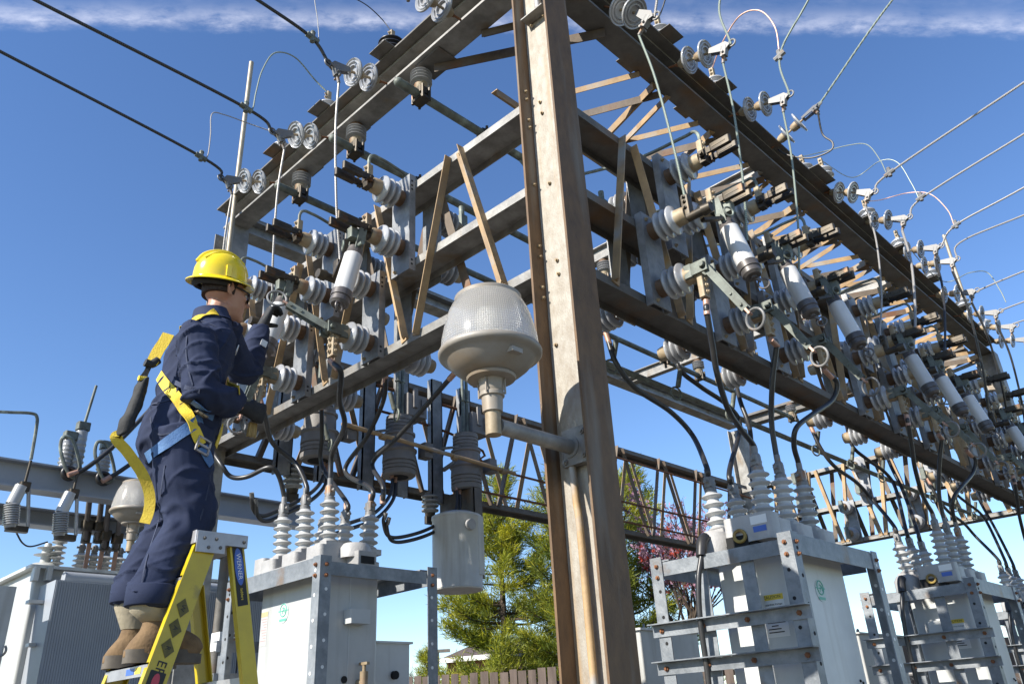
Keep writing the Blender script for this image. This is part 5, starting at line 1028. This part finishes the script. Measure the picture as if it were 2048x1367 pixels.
for s_ in (-1, 1): MB().ball(H0 + V((.091, s_ * .034, .006)), .0125, 12).build('eye', M['white'], person); 
# hair cap under the helmet
hr = MB(); sect_loft(hr, [(H0 + V((-.026, 0, -.02)), SD, .079, FW, .083), (H0 + V((-.022, 0, .02)), SD, .083, FW, .09), (H0 + V((-.015, 0, .06)), SD, .083, FW, .098)], 22); hr.build('hair', M['hair'], person, 60)
# coveralls
def fold(c):
    n_ = NZ.noise
    near = max([math.exp(-((c - J[k]).length / .15) ** 2) for k in ('rk', 'lk', 're', 'le', 'rw', 'ra', 'la', 'rs', 'ls')] + [math.exp(-((c.z - J['wai'].z + .03) / .09) ** 2), .3])
    big = n_(V((c.x * 5, c.y * 5, c.z * 4))) * .012
    drape = n_(V((c.x * 13 + 4, c.y * 13, c.z * 3.2))) * .007
    w = n_(c * 4) * .12
    k1 = n_(V((c.x * 5 + c.z * 4, c.y * 5, c.z * 9 - c.x * 6)) + V((w, w, w)) * 6); k2 = n_(V((c.x * 6 - c.z * 5 + 9, c.y * 7, c.z * 10 + c.y * 5)))
    crease = math.exp(-(k1 / .11) ** 2) * .016 + math.exp(-(k2 / .1) ** 2) * .011
    return big + drape * (1.2 - near * .5) + (crease - .006) * near
c = MB(); torso(c, 1.0)
for a, s_ in (('lhp', 1), ('rhp', -1)):
    pass
for h_, k_, a_ in (('lhp', 'lk', 'la'), ('rhp', 'rk', 'ra')):
    c.tube([J[h_] + V((-.02, 0, .07)), J[h_].lerp(J[k_], .4) + V((-.015, 0, 0)), J[k_] + V((.0, 0, 0)), J[k_].lerp(J[a_], .5) + V((-.005, 0, 0)), J[a_] + V((0, 0, .04)), J[a_] + V((.0, 0, -.03))], [.125, .116, .095, .088, .084, .083], 22, 5)
for s_, e_, w_ in (('ls', 'le', 'lw'), ('rs', 're', 'rw')):
    c.tube([J[s_].lerp(J['sho'], .35) + V((0, 0, -.01)), J[s_], J[s_].lerp(J[e_], .5), J[e_], J[e_].lerp(J[w_], .55), J[e_].lerp(J[w_], .88)], [.075, .088, .08, .074, .066, .056], 18, 4)
c.tube([J['nec'] + V((-.01, 0, -.05)), J['nec'] + V((.0, 0, .028))], [.1, .08], 20)
cov = fuse(c, 'coveralls', M['navy'], person, .0072, 3, fold)
# cuffs and collar as thin turned bands
for k, a in (('lk', 'la'), ('rk', 'ra')):
    d = (J[a] - J[k]).normalized(); MB().lathe(J[a] - V((0, 0, .0)) , V((0, .0, -1)), [(-.045, .09), (-.04, .094), (.03, .094), (.034, .09), (.034, .06)], 24).build('trouser_cuff', M['navy'], person, 60)
MB().lathe(J['nec'] + V((-.012, 0, -.02)), V((-.15, 0, 1)), [(0, .1), (.02, .088), (.062, .079), (.064, .072), (.03, .07)], 26).build('collar', M['navy'], person, 60)
# boots
for a, toe, heel, lab in (('ra', P(398, 1332, 'Y', 1.03), P(246, 1318, 'Y', 1.06), None), ('la', P(352, 1322, 'Y', 1.28), P(208, 1308, 'Y', 1.31), None)):
    zs_ = 1.817; hx = heel.copy(); hx.z = zs_; tx_ = toe.copy(); tx_.z = zs_; f_ = (tx_ - hx); Lb = min(f_.length, .33); f_.normalize(); s_ = V((-f_.y, f_.x, 0)); at_ = J[a]
    bt_ = MB(); sect_loft(bt_, [(at_ + V((0, 0, .06)), s_, .07, f_, .075), (at_ + V((0, 0, -.05)), s_, .066, f_, .072), (hx + f_ * .105 + V((0, 0, .15)), s_, .05, f_, .056)], 20)
    cl_ = bt_.build('boot_shaft', M['bootcloth'], person, 60)
    bo = MB(); sect_loft(bo, [(hx + f_ * .105 + V((0, 0, .165)), s_, .046, f_, .05), (hx + f_ * .105 + V((0, 0, .12)), s_, .047, f_, .06), (hx + f_ * .1 + V((0, 0, .08)), s_, .053, f_, .085), (hx + f_ * .11 + V((0, 0, .05)), s_, .055, f_, .112), (hx + f_ * .12 + V((0, 0, .02)), s_, .055, f_, .125)], 20)
    bo.tube([hx + f_ * .07 + V((0, 0, .075)), hx + f_ * .16 + V((0, 0, .085)), hx + f_ * .24 + V((0, 0, .06)), hx + f_ * (Lb - .035) + V((0, 0, .05))], [.05, .056, .05, .038], 14, 4); bo.ball(hx + f_ * (Lb - .055) + V((0, 0, .05)), .055, 14, (.95, .95, .8))
    ob = fuse(bo, 'boot', M['suede'], person, .007, 4); 
    so_ = MB(); ring = []
    for k in range(28):
        an = 2 * math.pi * k / 28; u = .5 + .5 * math.cos(an); w = .052 * math.sin(an) * (1 - .15 * math.sin(math.pi * u)); q = hx + f_ * (Lb * (.5 + .5 * math.copysign(abs(math.cos(an)) ** .7, math.cos(an)))) + s_ * math.copysign(abs(math.sin(an)) ** .6, math.sin(an)) * .053; ring.append((q.x, q.y))
    so_.prism(ring, zs_ + .002, zs_ + .036); so_.prism([((x - hx.x) * .97 + hx.x, (y - hx.y) * .97 + hx.y) for x, y in ring], zs_ + .036, zs_ + .05); so_.build('sole', M['sole'], ob)
    lc = MB()
    for k in range(4): lc.tube([at_ + f_ * (.072 + .004 * k) + s_ * -.03 + V((0, 0, -.03 - .035 * k)), at_ + f_ * (.082 + .006 * k) + V((0, 0, -.035 - .035 * k)), at_ + f_ * (.072 + .004 * k) + s_ * .03 + V((0, 0, -.03 - .035 * k))], .004, 6, 2)
    lc.build('boot_lace', M['bootcloth'], ob)
# hard hat
hc = P(440, 563, 'Y', YC - .01); tl = V((-.1, -.24, 1)).normalized(); ax_ = tl; f_ = V((1, -.08, 0)); f_ = (f_ - ax_ * f_.dot(ax_)).normalized(); s_ = ax_.cross(f_)
def hatm(u): return Matrix((f_, s_, ax_)).transposed()
hm = MB(); n = 40; prof = [(0, .98, 0), (.02, .975, 0), (.05, .95, 0), (.085, .86, 0), (.115, .7, 0), (.135, .5, 0), (.146, .28, 0), (.15, .05, 0)]
o = 0
for z_, k_, _ in prof:
    for i in range(n):
        an = 2 * math.pi * i / n; q = f_ * (.134 * k_ * math.cos(an)) + s_ * (.112 * k_ * math.sin(an)) + ax_ * z_; hm.v.append(tuple(hc + q))
for j in range(len(prof) - 1):
    for i in range(n): i2 = (i + 1) % n; hm.f.append((j * n + i, j * n + i2, (j + 1) * n + i2, (j + 1) * n + i))
hm.f.append(tuple((len(prof) - 1) * n + i for i in range(n)))
o = len(hm.v); br = [(.004, .97), (.004, 1.0), (-.004, 1.1), (-.012, 1.2), (-.016, 1.235), (-.02, 1.23), (-.016, 1.19), (-.006, 1.02), (-.004, .94)]
for z_, k_ in br:
    for i in range(n): an = 2 * math.pi * i / n; q = f_ * (.134 * k_ * math.cos(an) + .004) + s_ * (.112 * k_ * math.sin(an)) + ax_ * z_; hm.v.append(tuple(hc + q))
for j in range(len(br) - 1):
    for i in range(n): i2 = (i + 1) % n; hm.f.append((o + j * n + i, o + j * n + i2, o + (j + 1) * n + i2, o + (j + 1) * n + i))
hat = hm.build('hard_hat', M['helmet'], person, 50)
MB().tube([hc + f_ * x + ax_ * z for x, z in ((-.12, .075), (-.09, .118), (-.04, .145), (.02, .153), (.07, .136), (.11, .096), (.128, .05))], .012, 8, 3).build('crown_ridge', M['helmet'], hat)
for k in (-1, 1):
    MB().tube([hc + f_ * x * 1.0 + s_ * k * y + ax_ * z for x, y, z in ((-.1, .045, .09), (-.04, .05, .13), (.03, .05, .135), (.09, .045, .1))], .007, 8, 3).build('crown_ridge', M['helmet'], hat)
    MB().cbox((-.014, -.008, -.03), (.014, .008, .025), .004).build('side_slot', M['helmet'], hat, xf=Matrix.Translation(hc + s_ * k * .108 + ax_ * .035) @ hatm(0).to_4x4())
sb = MB(); 
for i in range(25):
    pass
sb.tube([hc + f_ * (.118 * math.cos(R(a))) + s_ * (.098 * math.sin(R(a))) + ax_ * -.025 for a in range(80, 281, 20)], .016, 6).build('suspension_band', M['pack'], hat)
gl_ = MB()
for k in (-1, 1): gl_.tube([H0 + V((-.02, k * .085, .018)), H0 + V((.05, k * .078, .016)), H0 + V((.1, k * .062, .012))], .0045, 6, 2); gl_.ring(H0 + V((.108, k * .036, .002)), (1, k * .3, 0), .024, .003, 18, 6)
gls = gl_.build('safety_glasses', M['pack'], person)
for k in (-1, 1): MB().lathe(H0 + V((.108, k * .036, .002)), (1, k * .3, 0), [(-.001, 0), (-.001, .022), (.001, .022), (.0012, 0)], 16).build('lens', M['glass'], gls)
# gloves with five fingers
def glove(w, kn, palm, thumb_side, curl, spread=.1, thumb=(.6, .5), size=1., name='glove'):
    """w wrist, kn knuckle centre, palm = palm normal, curl = per finger list of three bend angles"""
    w, kn = V(w), V(kn); d = (kn - w).normalized(); pn = V(palm); pn = (pn - d * pn.dot(d)).normalized(); sd = d.cross(pn) * thumb_side; kn = w + d * .085 * size
    g = MB(); sect_loft(g, [(w - d * .035, sd, .031 * size, pn, .027 * size), (w, sd, .029 * size, pn, .024 * size), (w + d * .04 * size, sd, .04 * size, pn, .021 * size), (kn, sd, .044 * size, pn, .017 * size), (kn + d * .008, sd, .04 * size, pn, .012 * size)], 18)
    for i, (off, L, rad) in enumerate(((.031, .076, .0105), (.0105, .084, .0108), (-.0105, .078, .0104), (-.0305, .062, .0095))):
        p = kn + sd * off * size - d * .006; dd = (d + sd * off * spread * 20 * .1).normalized(); pts = [p - d * .02, p]; a = 0
        for f2, c2 in zip((.45, .32, .23), curl[i]): a += c2; q = pts[-1] + (dd * math.cos(R(a)) + pn * math.sin(R(a))) * L * f2 * size; pts.append(q)
        g.tube(pts, [rad * size * 1.05, rad * size * 1.08, rad * size, rad * size * .93, rad * size * .8], 10, 3); g.ball(pts[-1], rad * size * .82, 8)
    p = w + d * .03 * size + sd * .03 * size; t1 = (d * .7 + sd * thumb[0] + pn * thumb[1]).normalized(); t2 = (d * .9 + sd * .1 + pn * thumb[1] * 1.6).normalized()
    pts = [w + d * .015 * size + sd * .012, p, p + t1 * .035 * size, p + t1 * .035 * size + t2 * .03 * size, p + t1 * .035 * size + t2 * .052 * size]; g.tube(pts, [.015 * size, .015 * size, .0125 * size, .0115 * size, .009 * size], 10, 3); g.ball(pts[-1], .0095 * size, 8)
    return fuse(g, name, M['glove'], person, .0042, 2)
dl = (J['lh'] - J['lw']).normalized(); glove(J['lw'] - dl * .0, J['lw'] + dl * .12, V((1, -.15, -.4)), 1, [(15, 45, 35), (18, 52, 40), (25, 55, 42), (32, 58, 45)], thumb=(.5, .8), size=1.25)
dr_ = V((1, .05, -.05)).normalized(); glove(J['rw'] + dr_ * .03, J['rw'] + dr_ * .16, V((.0, 1, .15)), 1, [(62, 85, 60), (66, 88, 60), (68, 90, 62), (72, 92, 62)], thumb=(.4, .9), size=1.1)
# harness: straps laid on the coveralls
dg = bpy.context.evaluated_depsgraph_get(); bv = BVHTree.FromPolygons([v.co for v in cov.data.vertices], [p.vertices[:] for p in cov.data.polygons])
def on_body(x, y, off=.006):
    d = ray(x, y).normalized(); h = bv.ray_cast(CP, d)
    if h[0] is None: h = bv.find_nearest(P(x, y, 'Y', 1.05))
    return h[0] + h[1] * off, h[1]
def ribbon(pts, w, th, m, name, parent, sm=5):
    """pts: (position, outward normal)"""
    ps = catmull([p for p, _ in pts], sm); ns = [v.normalized() for v in catmull([n_ for _, n_ in pts], sm)]; mb = MB(); k = len(ps)
    for i in range(k):
        t = (ps[min(i + 1, k - 1)] - ps[max(i - 1, 0)]).normalized(); s_ = t.cross(ns[i]).normalized(); n_ = s_.cross(t)
        for a, c2 in ((-w / 2, 0), (w / 2, 0), (w / 2, th), (-w / 2, th)): mb.v.append(tuple(ps[i] + s_ * a + n_ * c2))
    for i in range(k - 1):
        for j in range(4): j2 = (j + 1) % 4; mb.f.append((4 * i + j, 4 * i + j2, 4 * i + 4 + j2, 4 * i + 4 + j))
    mb.f += [(0, 1, 2, 3), (4 * k - 4, 4 * k - 3, 4 * k - 2, 4 * k - 1)]; return mb.build(name, M[m], parent, 40)
def strap(q, w, m, off=.004, name='harness_strap'): return ribbon([on_body(x, y, off) for x, y in q], w, .003, m, name, person)
strap([(432, 625), (418, 613), (398, 614), (380, 626), (366, 642), (357, 658)], .045, 'web')
strap([(322, 752), (335, 772), (352, 795), (368, 818), (382, 845), (392, 870), (400, 890)], .048, 'web', .008)
strap([(296, 915), (315, 900), (338, 883), (362, 866), (385, 850), (402, 836)], .048, 'webblue', .005)
strap([(404, 893), (412, 910), (420, 930)], .045, 'webblue', .006)
strap([(452, 850), (448, 870), (442, 895)], .04, 'web', .006); strap([(463, 765), (470, 772), (474, 780)], .04, 'web', .01); strap([(385, 800), (405, 815), (425, 832)], .04, 'webblue', .005)
def buckle(x, y, w, h, ang, m='alu', name='buckle'):
    p, n_ = on_body(x, y, .014); u = V((0, 0, 1)); s_ = u.cross(n_).normalized(); u = n_.cross(s_); mm = Matrix((s_, u, n_)).transposed().to_4x4() @ Matrix.Rotation(R(ang), 4, 'Z'); mm.translation = p
    o = MB()
    for a, b_, c_, d_ in ((-w, -h, -w + .008, h), (w - .008, -h, w, h), (-w, -h, w, -h + .008), (-w, h - .008, w, h), (-w, -.005, w, .005)): o.cbox((a, b_, -.003), (c_, d_, .004), .002)
    return o.build(name, M[m], person, xf=mm)
buckle(402, 893, .034, .036, -14); buckle(406, 822, .026, .026, -40, 'cap'); 
MB().cbox((-.032, -.04, -.004), (.032, .04, -.001), .004).build('buckle_pad', M['suede'], person, xf=bpy.data.objects['buckle'].matrix_local.copy())
p, n_ = on_body(350, 868, .0105); tg = MB().bar(P(346, 862, 'Y', p.y) , P(376, 842, 'Y', p.y), .03, .001, n_); 
for q in ((508 + 20, 690 - 3),):
    pass
for x, y in ((527, 687), (541, 700)):
    p, n_ = on_body(x, y, .004); u = (J['lw'] - J['le']).normalized(); mm = basis(p, u.cross(n_), u); MB().cbox((-.018, -.021, -.002), (.018, .021, .002), .003).build('reflective_patch', M['white'], person, xf=mm)
p, n_ = on_body(270, 1199, .004); MB().cbox((-.016, -.013, -.002), (.016, .013, .002), .003).build('cuff_tab', M['white'], person, xf=basis(p, V((0, 0, 1)).cross(n_), (0, 0, 1)))
# seams and pocket edges
def seam(q, w=.006): return ribbon([on_body(x, y, .0015) for x, y in q], w, .002, 'seam', 'seam', person, 4)
M['seam'] = mat('navy seam tape', (.035, .045, .085), .85, 0, (.028, .036, .07), 60, bump=.3, bscale=200)
seam([(304, 808), (330, 803), (358, 800), (362, 826), (356, 854)]); seam([(302, 812), (303, 845), (318, 868), (340, 866)])
seam([(381, 640), (374, 675), (373, 710), (380, 748), (386, 770)]); seam([(330, 930), (322, 990), (318, 1040), (296, 1110), (280, 1180)]); seam([(425, 920), (415, 980), (400, 1040)])
seam([(345, 762), (372, 774), (400, 782)], .02); seam([(395, 640), (425, 650), (445, 662)], .005)
# lanyard hanging from the back
def free(q, Y, w, m, nrm=(-.6, -1, .1), name='lanyard'): return ribbon([(P(x, y, 'Y', Y), V(nrm)) for x, y in q], w, .004, m, name, person)
free([(337, 668), (328, 684), (316, 702), (303, 728)], 1.08, .05, 'web'); free([(303, 722), (299, 735), (293, 748), (291, 758)], 1.08, .014, 'pack', (-.3, -1, 0)); free([(297, 722), (292, 740), (280, 758), (276, 775)], 1.09, .012, 'pack', (-.3, -1, 0))
MB().tube([P(x, y, 'Y', 1.08) for x, y in ((316, 720), (303, 728), (290, 724))], .018, 10, 3).build('lanyard_ring', M['pack'], person)
pk = [P(x, y, 'Y', 1.08) for x, y in ((288, 758), (279, 785), (266, 820), (253, 850), (245, 868))]
mb = MB(); sect_loft(mb, [(q, V((.75, 0, .45)), w, V((0, 1, 0)), .03) for q, w in zip(pk, (.022, .038, .042, .036, .028))], 20)
fuse(mb, 'lanyard_pack', M['pack'], person, .005, 2, lambda c_: NZ.noise(c_ * 14) * .007 + math.exp(-(NZ.noise(c_ * 11) / .1) ** 2) * .006)
MB().tube([P(x, y, 'Y', 1.07) for x, y in ((277, 755), (285, 757), (294, 758))], .012, 8).build('pack_trim', M['web'], person)
free([(240, 868), (231, 873), (238, 885), (252, 900), (268, 922), (285, 948), (296, 975), (300, 1000), (297, 1025), (289, 1046)], 1.08, .042, 'web')
# brush in the right hand
r = empty('wooden_brush', (0, 0, 0), 0, 'wooden brush with pale bristles held upright in the right glove', 'brush')
g0 = P(518, 800, 'Y', 1.03); g1 = P(508, 835, 'Y', 1.03); g2 = P(503, 872, 'Y', 1.03)
MB().cyl(P(524, 772, 'Y', 1.03), g1, .011, n=12).build('handle', M['cap'], r); MB().bar(g1, g1.lerp(g2, .3), .045, .022, (0, 1, 0)).build('ferrule', M['alu'], r)
mb = MB()
for k in range(60): o = V((rnd.uniform(-.02, .02), rnd.uniform(-.009, .009), 0)); mb.cyl(g1.lerp(g2, .3) + o, g2 + o * 1.15 + V((0, 0, rnd.uniform(-.006, .006))), .0016, n=4)
mb.build('bristles', M['brush'], r)
r = tag(MB().tube([P(x, y, 'Y', 1.06) for x, y in ((484, 838), (483, 852), (490, 866), (502, 875), (512, 872), (516, 862))], .005, 8, 4).build('wire_hook', M['wire']), 'thin wire hook hanging beside the wooden brush', 'hook')
